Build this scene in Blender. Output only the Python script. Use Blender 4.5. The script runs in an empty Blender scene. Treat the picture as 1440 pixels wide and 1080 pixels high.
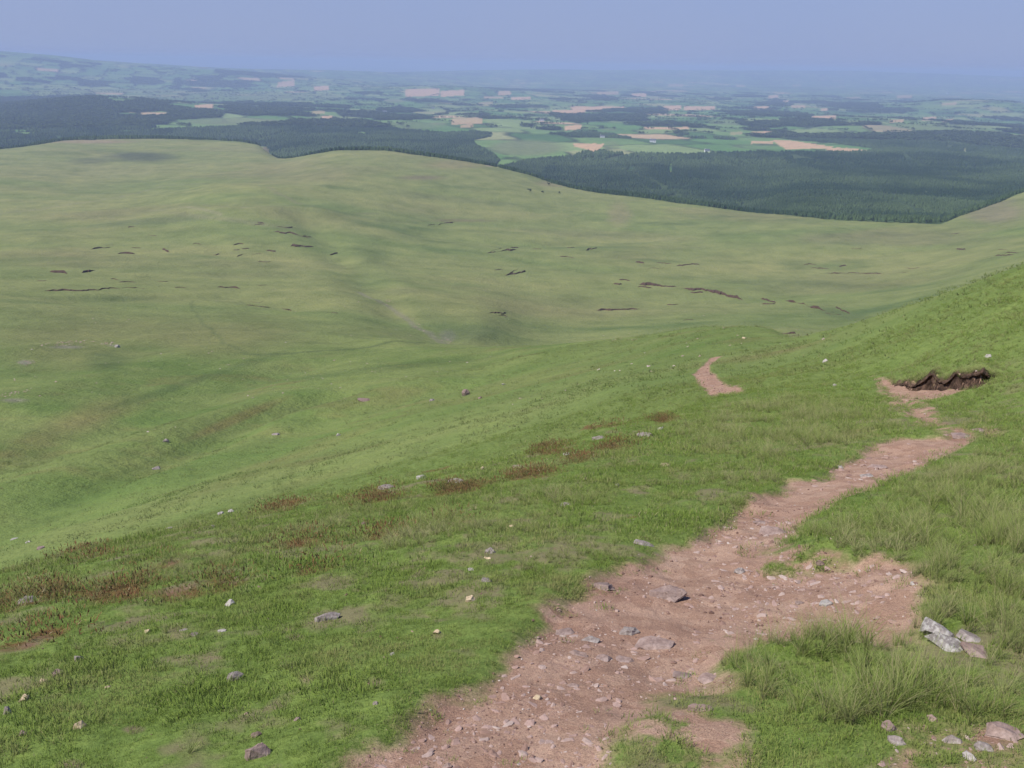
import bpy, bmesh, math, random
import numpy as np
from mathutils import Vector, Matrix, noise as mnoise

random.seed(7)
rng = np.random.default_rng(7)
scene = bpy.context.scene
COL = scene.collection
R = math.radians

# ------------------------------------------------------------------ camera
PW, PH, F = 1440.0, 1080.0, 1247.0
PITCH = math.atan((540 - 90) / F)
ROLL = R(1.0)
_f = np.array([0, math.cos(PITCH), -math.sin(PITCH)])
_r0 = np.array([1.0, 0, 0])
_u0 = np.array([0, math.sin(PITCH), math.cos(PITCH)])
_r = _r0 * math.cos(ROLL) + _u0 * math.sin(ROLL)
_u = _u0 * math.cos(ROLL) - _r0 * math.sin(ROLL)
EYE = 1.65                      # the ground under the photographer is z = -EYE; the eye is the origin

def ray(u, v):
    """pixel of the photograph -> (azimuth from +Y towards +X, tan of the depression)"""
    u = np.asarray(u, float); v = np.asarray(v, float)
    a = (u - 720) / F; b = (540 - v) / F
    d = _f + a[..., None] * _r + b[..., None] * _u
    h = np.hypot(d[..., 0], d[..., 1])
    return np.arctan2(d[..., 0], d[..., 1]), -d[..., 2] / h

def pix(x, y, z):
    w = x * _f[0] + y * _f[1] + z * _f[2]
    w = np.where(w < 1e-3, 1e-3, w)
    a = (x * _r[0] + y * _r[1] + z * _r[2]) / w
    b = (x * _u[0] + y * _u[1] + z * _u[2]) / w
    return 720 + a * F, 540 - b * F

cam_d = bpy.data.cameras.new('camera')
cam_d.sensor_fit = 'HORIZONTAL'
cam_d.angle = 2 * math.atan(720 / F)
cam_d.clip_start = 0.05
cam_d.clip_end = 300000
cam = bpy.data.objects.new('camera', cam_d)
COL.objects.link(cam)
cam.matrix_world = Matrix(((_r[0], _u[0], -_f[0], 0), (_r[1], _u[1], -_f[1], 0), (_r[2], _u[2], -_f[2], 0), (0, 0, 0, 1)))
scene.camera = cam

# ------------------------------------------------------------------ noise
M32 = np.uint64(0xffffffff)
def h2(ix, iy, seed):
    ix = ix.astype(np.int64).astype(np.uint64); iy = iy.astype(np.int64).astype(np.uint64)
    h = (ix * np.uint64(374761393) + iy * np.uint64(668265263) + np.uint64(seed * 974711 + 12345)) & M32
    h = ((h ^ (h >> np.uint64(13))) * np.uint64(1274126177)) & M32
    h = ((h ^ (h >> np.uint64(16))) * np.uint64(2246822519)) & M32
    h = h ^ (h >> np.uint64(15))
    return h.astype(np.float64) / 4294967296.0

def vnoise(x, y, seed=0):
    ix = np.floor(x); iy = np.floor(y)
    fx = x - ix; fy = y - iy
    fx = fx * fx * fx * (fx * (fx * 6 - 15) + 10); fy = fy * fy * fy * (fy * (fy * 6 - 15) + 10)
    a = h2(ix, iy, seed); b = h2(ix + 1, iy, seed); c = h2(ix, iy + 1, seed); d = h2(ix + 1, iy + 1, seed)
    return (a + (b - a) * fx + (c - a) * fy + (a - b - c + d) * fx * fy) * 2 - 1

def fbm(x, y, scale, oct=4, seed=0, gain=0.5):
    """noise of wavelength `scale` metres, about -1..1"""
    s = 0; amp = 1; tot = 0
    for k in range(oct):
        c, sn = math.cos(0.7 * k + 0.3), math.sin(0.7 * k + 0.3)
        X = (x * c - y * sn) / scale; Y = (x * sn + y * c) / scale
        s = s + amp * vnoise(X + 17.3 * k, Y - 9.1 * k, seed + k)
        tot += amp; amp *= gain; scale /= 2.03
    return s / tot

def sstep(a, b, x):
    t = np.clip((x - a) / (b - a), 0, 1)
    return t * t * (3 - 2 * t)

def pchip(x, y, xi):
    x = np.asarray(x, float); y = np.asarray(y, float)
    h = np.diff(x); dl = np.diff(y) / h
    m = np.zeros_like(y)
    w1 = 2 * h[1:] + h[:-1]; w2 = h[1:] + 2 * h[:-1]
    ok = dl[:-1] * dl[1:] > 0
    with np.errstate(divide='ignore', invalid='ignore'):
        m[1:-1] = np.where(ok, (w1 + w2) / (w1 / np.where(ok, dl[:-1], 1) + w2 / np.where(ok, dl[1:], 1)), 0)
    m[0] = dl[0]; m[-1] = dl[-1]
    k = np.clip(np.searchsorted(x, xi) - 1, 0, len(h) - 1)
    t = np.clip((xi - x[k]) / h[k], 0, 1)
    H = h[k]
    return ((1 + 2 * t) * (1 - t) ** 2 * y[k] + t * (1 - t) ** 2 * H * m[k]
            + t * t * (3 - 2 * t) * y[k + 1] + t * t * (t - 1) * H * m[k + 1])

# ------------------------------------------------------------------ the lie of the land
GX, GY = 0.12, -0.34
AZ = np.radians(np.concatenate([np.arange(-112, -62, 2.0), np.arange(-62, -36, .4), np.arange(-36, 36.001, .08), np.arange(36.4, 62, .4), np.arange(62, 113, 2.0)]))
SL = GY * np.cos(AZ) + GX * np.sin(AZ)

def line(pts):
    """(u, v, range) along one landform line -> range and height at every azimuth"""
    p = np.array(pts, float)
    az, t = ray(p[:, 0], p[:, 1])
    o = np.argsort(az); az = az[o]; t = t[o]; rr = p[o, 2]
    lr = pchip(az, np.log(rr), np.clip(AZ, az[0], az[-1]))
    tt = pchip(az, t, np.clip(AZ, az[0], az[-1]))
    r = np.exp(lr)
    return r, -r * tt

def onplane(pts):
    p = np.array(pts, float)
    az, t = ray(p[:, 0], p[:, 1])
    s = GY * np.cos(az) + GX * np.sin(az)
    r = EYE / (t + s)
    return [(a, b, c) for a, b, c in zip(p[:, 0], p[:, 1], r)]

EDGE = [(-250, 905), (-120, 862), (0, 822), (110, 792), (250, 757), (420, 716), (600, 676), (760, 635), (900, 592), (1000, 566), (1080, 553), (1180, 552), (1280, 556), (1380, 566), (1460, 580), (1600, 605)]
re_, ze_ = line(onplane(EDGE))
ze_ = -EYE + SL * re_
azd = np.degrees(AZ)
drop = 1 - sstep(6, 15, azd)                       # the brow is a steep break on the left, none on the right
knots = [(np.full_like(AZ, 0.02), np.full_like(AZ, -EYE) )]
for k in (.15, .35, .6, .85):
    knots.append((re_ * k, -EYE + SL * re_ * k + 0.10 * math.sin(k * 3.1) * drop))
knots.append((re_, ze_))
rb, zb = line([(-250, 885, 44), (0, 806, 46), (250, 741, 44), (420, 701, 42), (600, 659, 40), (760, 617, 40), (900, 577, 38), (1000, 553, 36), (1080, 538, 34), (1180, 528, 33), (1280, 512, 31), (1380, 490, 27), (1460, 478, 26), (1600, 460, 24)])
rh = re_ * .45 + rb * .55
knots.append((rh, np.where(drop > .01, (ze_ * .45 + zb * .55) + 0.0, ze_ * .45 + zb * .55) - drop * 1.7))
knots.append((rb, zb))
rm, zm = line([(-250, 760, 120), (0, 660, 130), (250, 620, 125), (420, 600, 118), (600, 565, 110), (760, 537, 100), (900, 512, 86), (1000, 498, 74), (1080, 496, 66), (1200, 476, 50), (1300, 455, 41), (1440, 425, 34), (1600, 390, 30)])
knots.append((rm, zm))
rc, zc = line([(-250, 540, 260), (0, 522, 260), (250, 508, 258), (420, 494, 262), (560, 489, 262), (660, 492, 240), (740, 488, 215), (850, 478, 185), (960, 465, 150), (1010, 460, 136), (1050, 459, 124), (1080, 464, 114), (1115, 475, 100), (1150, 468, 90), (1200, 455, 76), (1300, 425, 58), (1380, 401, 48), (1440, 385, 43), (1600, 345, 38)])
knots.append((rc, zc))
rv, zv = line([(-250, 500, 330), (0, 488, 330), (250, 478, 335), (420, 474, 330), (560, 478, 318), (660, 482, 345), (740, 484, 420), (850, 475, 450), (960, 462, 480), (1050, 456, 500), (1115, 471, 440), (1150, 464, 480), (1200, 452, 530), (1300, 422, 580), (1380, 398, 620), (1440, 382, 650), (1600, 342, 700)])
hid = sstep(-2.5, 1.5, azd)
rhd = np.exp(np.log(rc) * .5 + np.log(rv) * .5)
zline = zc + (zv - zc) * (rhd - rc) / (rv - rc)
knots.append((rhd, zline - hid * 0.13 * np.abs(zv - zc) - hid * 2))
knots.append((rv, zv))
for pts in (
    [(-250, 440, 470), (0, 430, 480), (250, 428, 490), (420, 428, 500), (560, 430, 500), (660, 440, 500), (740, 440, 560), (960, 430, 620), (1115, 430, 620), (1300, 398, 720), (1440, 360, 760), (1600, 325, 820)],
    [(-250, 370, 780), (0, 360, 800), (250, 356, 800), (420, 352, 800), (600, 360, 830), (760, 372, 820), (1050, 372, 880), (1200, 372, 900), (1440, 338, 930), (1600, 310, 960)],
    [(-250, 305, 1180), (0, 298, 1200), (160, 290, 1200), (300, 282, 1120), (420, 290, 1060), (520, 302, 1060), (640, 306, 1120), (820, 318, 1120), (960, 325, 1090), (1200, 338, 1030), (1340, 332, 1060), (1440, 306, 1130), (1600, 270, 1200)],
    [(-250, 250, 1650), (0, 246, 1660), (160, 246, 1700), (300, 240, 1650), (395, 244, 1500), (480, 240, 1400), (560, 246, 1380), (640, 256, 1360), (740, 276, 1300), (820, 290, 1260), (960, 305, 1200), (1200, 324, 1110), (1340, 318, 1120), (1440, 288, 1260), (1600, 250, 1360)],
    [(-250, 222, 2300), (0, 210, 2300), (60, 202, 2350), (100, 197, 2420), (180, 195, 2450), (300, 197, 2400), (365, 204, 2300), (384, 218, 2050), (400, 223, 1900), (440, 217, 1780), (480, 212, 1720), (530, 212, 1700), (580, 217, 1680), (640, 225, 1640), (720, 240, 1580), (780, 258, 1500), (820, 268, 1440), (900, 278, 1370), (960, 286, 1330), (1050, 297, 1280), (1200, 310, 1190), (1320, 317, 1150), (1345, 306, 1210), (1390, 290, 1320), (1440, 272, 1420), (1600, 225, 1600)],
):
    knots.append(line(pts))
rrim, zrim = knots[-1]
knots.append((rrim * 1.22, zrim - .028 * rrim * 1.0 - 0.022 * rrim * (1 - sstep(14, 18, azd)) * sstep(-22, -8, azd)))
knots.append((np.full_like(AZ, 3700), np.where(azd < 0, -252.0, -255.0) + 0 * AZ))
knots.append((np.full_like(AZ, 7000), np.full_like(AZ, -292.)))
knots.append((np.full_like(AZ, 12000), np.full_like(AZ, -300.)))
knots.append((np.full_like(AZ, 70000), np.full_like(AZ, -300.)))
KR = np.array([k[0] for k in knots]); KZ = np.array([k[1] for k in knots])
for j in range(1, len(KR)):
    KR[j] = np.maximum(KR[j], KR[j - 1] * 1.02)

RR = np.concatenate([[0.02], np.geomspace(0.3, 1.3, 24)[:-1], np.geomspace(1.3, 8, 480)[:-1], np.geomspace(8, 40, 470)[:-1],
                     np.geomspace(40, 300, 270)[:-1], np.geomspace(300, 3000, 330)[:-1], np.geomspace(3000, 60000, 270)])
LRR = np.log(RR)
TAB = np.empty((len(AZ), len(RR)))
for i in range(len(AZ)):
    TAB[i] = pchip(KR[:, i], KZ[:, i], RR)

# smooth the loft a little across azimuth and range (not near the eye)
def blur(a, n, axis):
    k = np.ones(2 * n + 1) / (2 * n + 1)
    pad = [(0, 0), (0, 0)]; pad[axis] = (n, n)
    b = np.pad(a, pad, mode='edge')
    c = np.cumsum(np.insert(b, 0, 0, axis=axis), axis=axis)
    if axis == 0:
        return (c[2 * n + 1:] - c[:-(2 * n + 1)]) / (2 * n + 1)
    return (c[:, 2 * n + 1:] - c[:, :-(2 * n + 1)]) / (2 * n + 1)
TAB = blur(blur(TAB, 4, 1), 4, 0)

def H0(x, y):
    az = np.arctan2(x, y); r = np.maximum(np.hypot(x, y), 0.0201)
    fi = np.interp(az, AZ, np.arange(len(AZ))); fj = np.interp(np.log(r), LRR, np.arange(len(RR)))
    i = np.clip(fi.astype(int), 0, len(AZ) - 2); j = np.clip(fj.astype(int), 0, len(RR) - 2)
    a = fi - i; b = fj - j
    return (TAB[i, j] * (1 - a) * (1 - b) + TAB[i + 1, j] * a * (1 - b) + TAB[i, j + 1] * (1 - a) * b + TAB[i + 1, j + 1] * a * b)

def hit0(u, v):
    """photograph pixels -> ground points (x, y) on the smooth land"""
    az, t = ray(np.atleast_1d(u), np.atleast_1d(v))
    out = []
    for a, tt in zip(az, t):
        x = RR * math.sin(a); y = RR * math.cos(a)
        g = H0(x, y) + RR * tt
        k = np.argmax(g > 0) if (g > 0).any() else len(RR) - 1
        k = max(k, 1)
        d = g[k] - g[k - 1]
        f = 0 if d == 0 else np.clip(-g[k - 1] / d, 0, 1)
        r = RR[k - 1] + (RR[k] - RR[k - 1]) * f
        out.append((r * math.sin(a), r * math.cos(a)))
    return np.array(out)

def poly_w(pts):
    p = np.array(pts, float)
    return hit0(p[:, 0], p[:, 1])

def inside(poly, x, y):
    c = np.zeros(x.shape, bool)
    n = len(poly)
    for i in range(n):
        x0, y0 = poly[i]; x1, y1 = poly[(i + 1) % n]
        if y0 == y1: continue
        k = ((y0 > y) != (y1 > y)) & (x < (x1 - x0) * (y - y0) / (y1 - y0) + x0)
        c ^= k
    return c

def segdist(poly, x, y, closed=True):
    d = np.full(x.shape, 1e9)
    n = len(poly)
    for i in range(n if closed else n - 1):
        x0, y0 = poly[i]; x1, y1 = poly[(i + 1) % n]
        L = (x1 - x0) ** 2 + (y1 - y0) ** 2 + 1e-12
        t = np.clip(((x - x0) * (x1 - x0) + (y - y0) * (y1 - y0)) / L, 0, 1)
        d = np.minimum(d, np.hypot(x - x0 - t * (x1 - x0), y - y0 - t * (y1 - y0)))
    return d

def sdf(poly, x, y):
    d = segdist(poly, x, y)
    return np.where(inside(poly, x, y), d, -d)

# ---- worn red earth
DIRT = [poly_w(p) for p in (
    [(470, 1110), (520, 1065), (575, 1030), (630, 985), (690, 950), (725, 910), (765, 868), (790, 838), (850, 806), (905, 792), (925, 768), (985, 755), (1040, 712), (1095, 692), (1100, 674), (1150, 672), (1168, 654), (1195, 640), (1232, 622), (1268, 612), (1330, 614), (1345, 603), (1376, 612),
     (1340, 630), (1290, 655), (1250, 680), (1182, 704), (1136, 728), (1125, 750), (1080, 778), (1085, 792), (1150, 788), (1225, 786), (1285, 800), (1298, 830), (1284, 868), (1265, 893), (1238, 898), (1180, 886), (1130, 884), (1062, 896), (1015, 915), (1022, 940), (1005, 965), (950, 965), (922, 972), (905, 1000), (862, 1045), (855, 1080), (860, 1110)],
    [(1022, 491), (1003, 499), (985, 518), (973, 526), (984, 541), (1004, 556), (1028, 553), (1056, 548), (1032, 543), (1015, 534), (1001, 525), (997, 515), (1011, 503), (1030, 494)],
    [(1236, 533), (1262, 536), (1384, 538), (1372, 546), (1345, 553), (1304, 562), (1270, 557), (1247, 548)],
    [(1378, 598), (1398, 600), (1408, 612), (1388, 615)],
    [(1270, 562), (1290, 570), (1320, 588), (1308, 592), (1284, 582)],
)]
WORN = [poly_w(p) for p in (
    [(850, 1000), (960, 985), (1060, 1010), (1090, 1060), (1080, 1110), (840, 1110)],
    [(1225, 1015), (1330, 1000), (1460, 1010), (1480, 1110), (1210, 1110)],
    [(1222, 528), (1260, 540), (1305, 560), (1352, 598), (1335, 614), (1285, 596), (1240, 566)],
    [(930, 920), (1010, 925), (1040, 990), (960, 1010), (915, 975)],
    [(1060, 775), (1130, 770), (1290, 790), (1290, 812), (1150, 800), (1060, 810)],
)]
SCARP_PX = [(1250, 536, .03), (1266, 539, .08), (1282, 541, .15), (1298, 539, .26), (1309, 537, .36), (1318, 538, .36), (1327, 539, .24), (1337, 536, .26), (1347, 538, .34), (1357, 540, .38), (1368, 541, .46), (1378, 540, .42), (1390, 535, .30), (1403, 527, .05)]
SCARP = poly_w([q[:2] for q in SCARP_PX])
SC_H = np.array([q[2] for q in SCARP_PX])

def dirt_d(x, y, worn=True):
    """signed distance (m) into bare earth; the worn patches count as a broken fringe"""
    d = np.full(x.shape, -9.0)
    r = np.hypot(x, y)
    m = r < 70
    if m.any():
        xm, ym = x[m], y[m]
        dd = np.max([sdf(p, xm, ym) for p in DIRT], axis=0)
        if not worn:
            d[m] = dd
            return d
        ww = np.max([np.minimum(sdf(p, xm, ym), .22) for p in WORN], axis=0)
        wn = fbm(xm, ym, .20, 4, 40, .65)
        dd = np.maximum(dd, np.where(ww > 0, ww * .8 * (wn * 2.0 - .02), ww) - .11 * (1 - sstep(0, .16, ww)))
        d[m] = dd
    return d

def scarp_cut(x, y):
    out = np.zeros(x.shape)
    r = np.hypot(x, y)
    m = (r > 15) & (r < 45) & (x > 4)
    if m.any():
        xm, ym = x[m], y[m]
        az = np.arctan2(xm, ym); rm_ = r[m]
        sa = np.arctan2(SCARP[:, 0], SCARP[:, 1]); sr = np.hypot(SCARP[:, 0], SCARP[:, 1])
        o = np.argsort(sa)
        n = fbm(xm, ym, .5, 2, 77)
        front = np.interp(az, sa[o], sr[o]) + .12 * n - rm_       # metres in front of the cut face
        along = sstep(sa.min() - .003, sa.min() + .022, az) * (1 - sstep(sa.max() - .016, sa.max() + .003, az))
        hgt = np.interp(az, sa[o], SC_H[o]) * (.85 + .5 * n)
        out[m] = along * hgt * np.where(front > 0, -.10 * np.exp(-front / .5), np.exp(front / 4.5))
    return out

def scarp_face(x, y):
    out = np.zeros(x.shape)
    r = np.hypot(x, y); m = (r > 15) & (r < 45) & (x > 4)
    if m.any():
        az = np.arctan2(x[m], y[m])
        sa = np.arctan2(SCARP[:, 0], SCARP[:, 1]); sr = np.hypot(SCARP[:, 0], SCARP[:, 1]); o = np.argsort(sa)
        front = np.interp(az, sa[o], sr[o]) + .12 * fbm(x[m], y[m], .5, 2, 77) - r[m]
        ins = (az > sa.min()) & (az < sa.max()) & (np.interp(az, sa[o], SC_H[o]) > .12)
        out[m] = ins * (1 - sstep(.10, .22, np.abs(front)))
    return out

HILLS = [(60, 14500, 9, 3000, 165), (180, 16500, 8, 2500, 105), (330, 11800, 7.0, 1300, 110), (-120, 12500, 9, 2600, 250), (480, 16000, 7, 2500, 130), (620, 9800, 5, 1100, 60), (130, 5600, 5, 900, 55), (1250, 5200, 7, 800, 30), (1370, 8600, 4, 900, 70), (760, 20000, 12, 3500, 170), (1060, 24000, 12, 4000, 180), (1380, 26000, 12, 4000, 190)]

FOLDS = [(poly_w(p), d_, w_) for p, d_, w_ in (
    ([(430, 300), (470, 345), (520, 390), (570, 430), (640, 476), (720, 486)], -5.0, 22), ([(0, 745), (90, 700), (200, 655), (330, 590), (450, 560)], -1.9, 7), ([(0, 700), (120, 655), (260, 600), (400, 560)], 1.6, 8), ([(0, 575), (150, 530), (300, 492)], 1.8, 12), ([(180, 700), (330, 640), (470, 590), (640, 545)], -1.0, 6), ([(470, 585), (640, 530), (780, 500)], .9, 8), ([(440, 470), (560, 484), (660, 500)], 1.2, 9), ([(40, 640), (160, 600), (300, 545), (420, 512)], -2.2, 11),
    ([(100, 420), (300, 412), (420, 430)], -2.5, 16), ([(180, 318), (260, 296), (340, 302), (440, 298)], 5.0, 30), ([(240, 280), (340, 288), (420, 284)], -4.0, 26), ([(300, 262), (380, 268), (460, 262)], 4.0, 26),
    ([(600, 330), (750, 345), (900, 335)], -3.5, 28), ([(850, 380), (1000, 385), (1150, 405)], -2.5, 18), ([(500, 350), (560, 400), (610, 430)], 3.0, 20), ([(760, 400), (900, 390)], 2.0, 20), ([(0, 500), (160, 480), (330, 470)], 1.6, 14), ([(250, 660), (420, 590), (600, 545)], 1.0, 7))]

def relief(x, y, d=None):
    r = np.hypot(x, y)
    z = np.zeros(x.shape)
    n = r < 120
    if n.any():
        xm, ym, rm_ = x[n], y[n], r[n]
        f = sstep(.8, 3, rm_) * (1 - sstep(60, 120, rm_))
        hum = fbm(xm, ym, 1.3, 4, 1)
        z[n] += f * (.075 * hum + .05 * np.maximum(fbm(xm, ym, .45, 3, 5), 0) * sstep(2, 6, rm_))
        g = sstep(10, 30, rm_) * (1 - sstep(80, 120, rm_))
        z[n] += g * .22 * fbm(xm, ym, 4.5, 3, 9)
        dd = dirt_d(xm, ym, False) if d is None else d[n]
        w = sstep(-.13, .10, dd)
        z[n] -= w * .065
        z[n] += w * (.010 * fbm(xm, ym, .22, 3, 21) + .03 * fbm(xm, ym, .9, 2, 25) + .005 * np.abs(fbm(xm, ym, .09, 2, 28)))
    m = r > 40
    if m.any():
        xm, ym, rm_ = x[m], y[m], r[m]
        fold = np.zeros(len(xm))
        a = sstep(50, 160, rm_) * (1 - sstep(5000, 9000, rm_))
        nf = rm_ < 2300
        for pw, dp, wd in FOLDS:
            lo = pw.min(0) - 4 * wd; hi = pw.max(0) + 4 * wd
            q = nf & (xm > lo[0]) & (xm < hi[0]) & (ym > lo[1]) & (ym < hi[1])
            if q.any():
                dq = segdist(pw, xm[q] + .5 * wd * fbm(xm[q], ym[q], wd * 4, 2, 39), ym[q], False)
                add = np.zeros(len(xm)); add[q] = dp * np.exp(-(dq / wd) ** 2)
                fold = fold + add
        b = sstep(350, 700, rm_) * (1 - sstep(2600, 3600, rm_))
        zz = a * .55 * fbm(xm, ym, 14, 4, 31) + sstep(150, 330, rm_) * (1 - sstep(5000, 9000, rm_)) * 1.1 * fbm(xm, ym, 55, 3, 33)
        zz += b * 1.9 * fbm(xm * .6 + ym * .4, ym * 1.5, 170, 3, 35)
        zz += fold
        rimz = np.interp(np.arctan2(xm, ym), AZ, KR[-6])
        zz += sstep(1.04, 1.25, rm_ / rimz) * (1 - sstep(4500, 6000, rm_)) * 9 * fbm(xm, ym, 420, 3, 37)
        f = sstep(2600, 6000, rm_)
        zz += f * (17 * fbm(xm, ym, 1500, 4, 51) + sstep(5000, 14000, rm_) * 38 * fbm(xm, ym, 3600, 4, 55) + sstep(11000, 28000, rm_) * 60 * fbm(xm, ym, 9000, 4, 58))
        for u, dist, wdeg, sr, hh in HILLS:
            a0 = math.atan((u - 720) / (F * .94 + 420 * .34))
            az = np.arctan2(xm, ym)
            zz += hh * np.exp(-((az - a0) / R(wdeg)) ** 2 - ((rm_ - dist) / sr) ** 2)
        z[m] += zz
    return z

def ground_z(x, y):
    x = np.asarray(x, float); y = np.asarray(y, float)
    return np.minimum(H0(x, y) + relief(x, y) + scarp_cut(x, y), 42)

# ------------------------------------------------------------------ helpers for materials and objects
def new_mat(name):
    m = bpy.data.materials.new(name); m.use_nodes = True
    nt = m.node_tree; nt.nodes.clear()
    return m, nt, nt.nodes, nt.links

def mesh_from(name, co, faces4=None, faces3=None):
    me = bpy.data.meshes.new(name)
    me.vertices.add(len(co)); me.vertices.foreach_set('co', np.ascontiguousarray(co, dtype=np.float32).ravel())
    parts = []; tot = []
    if faces4 is not None and len(faces4): parts.append(faces4.ravel()); tot.append(np.full(len(faces4), 4))
    if faces3 is not None and len(faces3): parts.append(faces3.ravel()); tot.append(np.full(len(faces3), 3))
    if parts:
        loops = np.concatenate(parts).astype(np.int32); tot = np.concatenate(tot).astype(np.int32)
        me.loops.add(len(loops)); me.loops.foreach_set('vertex_index', loops)
        me.polygons.add(len(tot))
        st = np.concatenate([[0], np.cumsum(tot)[:-1]]).astype(np.int32)
        me.polygons.foreach_set('loop_start', st)
    me.update(calc_edges=True)
    return me

def link(name, me, mat=None, parent=None, kind=None):
    o = bpy.data.objects.new(name, me)
    if mat is not None and len(me.materials) == 0: me.materials.append(mat)
    COL.objects.link(o)
    if parent: o.parent = parent
    if kind: o['kind'] = kind
    return o

def N(nodes, t, **kw):
    n = nodes.new(t)
    for k, v in kw.items():
        setattr(n, k, v)
    return n

def noise_node(nt, scale, detail=4, rough=.55, vec=None):
    n = nt.nodes.new('ShaderNodeTexNoise'); n.inputs['Scale'].default_value = scale; n.inputs['Detail'].default_value = detail; n.inputs['Roughness'].default_value = rough
    if vec is not None: nt.links.new(vec, n.inputs['Vector'])
    return n.outputs['Fac']

def ramp(nt, fac, stops, interp='LINEAR'):
    n = nt.nodes.new('ShaderNodeValToRGB'); cr = n.color_ramp; cr.interpolation = interp
    while len(cr.elements) > 1: cr.elements.remove(cr.elements[-1])
    for i, (p, c) in enumerate(stops):
        e = cr.elements[0] if i == 0 else cr.elements.new(p)
        e.position = p; e.color = (*c, 1) if len(c) == 3 else c
    nt.links.new(fac, n.inputs['Fac'])
    return n.outputs['Color']

def mixc(nt, fac, a, b, mode='MIX'):
    n = nt.nodes.new('ShaderNodeMix'); n.data_type = 'RGBA'; n.blend_type = mode
    for s, v in ((n.inputs[0], fac), (n.inputs[6], a), (n.inputs[7], b)):
        if hasattr(v, 'links') or isinstance(v, bpy.types.NodeSocket): nt.links.new(v, s)
        elif isinstance(v, (int, float)): s.default_value = v
        else: s.default_value = (*v, 1)
    return n.outputs[2]

def mth(nt, op, a, b=None, clamp=False):
    n = nt.nodes.new('ShaderNodeMath'); n.operation = op; n.use_clamp = clamp
    for s, v in zip(n.inputs, (a, b)):
        if v is None: continue
        if isinstance(v, bpy.types.NodeSocket): nt.links.new(v, s)
        else: s.default_value = v
    return n.outputs[0]

def attr(nt, name, typ='GEOMETRY'):
    n = nt.nodes.new('ShaderNodeAttribute'); n.attribute_name = name; n.attribute_type = typ
    return n

def finish(nt, color, rough=.9, spec=.15, normal=None, translucent=0.0):
    p = nt.nodes.new('ShaderNodeBsdfPrincipled'); out = nt.nodes.new('ShaderNodeOutputMaterial')
    if isinstance(color, bpy.types.NodeSocket): nt.links.new(color, p.inputs['Base Color'])
    else: p.inputs['Base Color'].default_value = (*color, 1)
    p.inputs['Roughness'].default_value = rough; p.inputs['Specular IOR Level'].default_value = spec
    if normal is not None: nt.links.new(normal, p.inputs['Normal'])
    if translucent:
        t = nt.nodes.new('ShaderNodeBsdfTranslucent'); mx = nt.nodes.new('ShaderNodeMixShader')
        if isinstance(color, bpy.types.NodeSocket): nt.links.new(color, t.inputs['Color'])
        mx.inputs[0].default_value = translucent
        nt.links.new(p.outputs[0], mx.inputs[1]); nt.links.new(t.outputs[0], mx.inputs[2]); nt.links.new(mx.outputs[0], out.inputs['Surface'])
    else:
        nt.links.new(p.outputs[0], out.inputs['Surface'])
    return p

def bump(nt, h, strength, dist, prev=None):
    b = nt.nodes.new('ShaderNodeBump'); b.inputs['Strength'].default_value = strength; b.inputs['Distance'].default_value = dist
    nt.links.new(h, b.inputs['Height'])
    if prev is not None: nt.links.new(prev, b.inputs['Normal'])
    return b.outputs['Normal']

# ------------------------------------------------------------------ where things grow (pixel outlines -> regions of land)
def inpix(poly, u, v):
    return inside(np.array(poly, float), u, v)

def ell(u, v, cu, cv, a, b, sl=0.0):
    du = u - cu; dv = v - cv - sl * du
    return 1 - np.sqrt((du / a) ** 2 + (dv / b) ** 2)

WOODS = [
    [(-400, 150), (-100, 140), (60, 136), (130, 134), (155, 142), (205, 150), (225, 148), (270, 156), (312, 158), (313, 168), (298, 172), (250, 168), (228, 178), (188, 186), (240, 181), (330, 178), (365, 174), (420, 170), (520, 172), (565, 182), (625, 187), (668, 185), (692, 188), (690, 192), (664, 197), (672, 206), (690, 214), (704, 226), (690, 246), (560, 244), (420, 240), (386, 228), (376, 206), (300, 204), (100, 205), (-100, 232), (-400, 240)],
    [(690, 238), (740, 226), (795, 221), (830, 213), (850, 212), (862, 217), (960, 217), (1020, 215), (1060, 214), (1110, 213), (1200, 215), (1226, 213), (1228, 208), (1180, 202), (1100, 195), (1045, 191), (1100, 191), (1200, 190), (1290, 187), (1350, 186), (1410, 190), (1450, 194), (1700, 205), (1700, 240), (1560, 262), (1440, 275), (1394, 293), (1350, 309), (1322, 322), (1200, 318), (1050, 305), (960, 294), (880, 284), (815, 276), (770, 264), (730, 252)],
]
CLEAR = [(943, 236, 2.2, 8), (1357, 212, 2, 4), (40, 178, 24, 1.6), (20, 197, 22, 1.4), (36, 187, 14, 1.2), (222, 159, 13, 3), (185, 184, 20, 1.2), (510, 187, 8, 1.5), (200, 161, 40, 3.5), (120, 176, 60, 1.2), (10, 184, 50, 1.6), (260, 177, 55, 2.2)]
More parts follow.
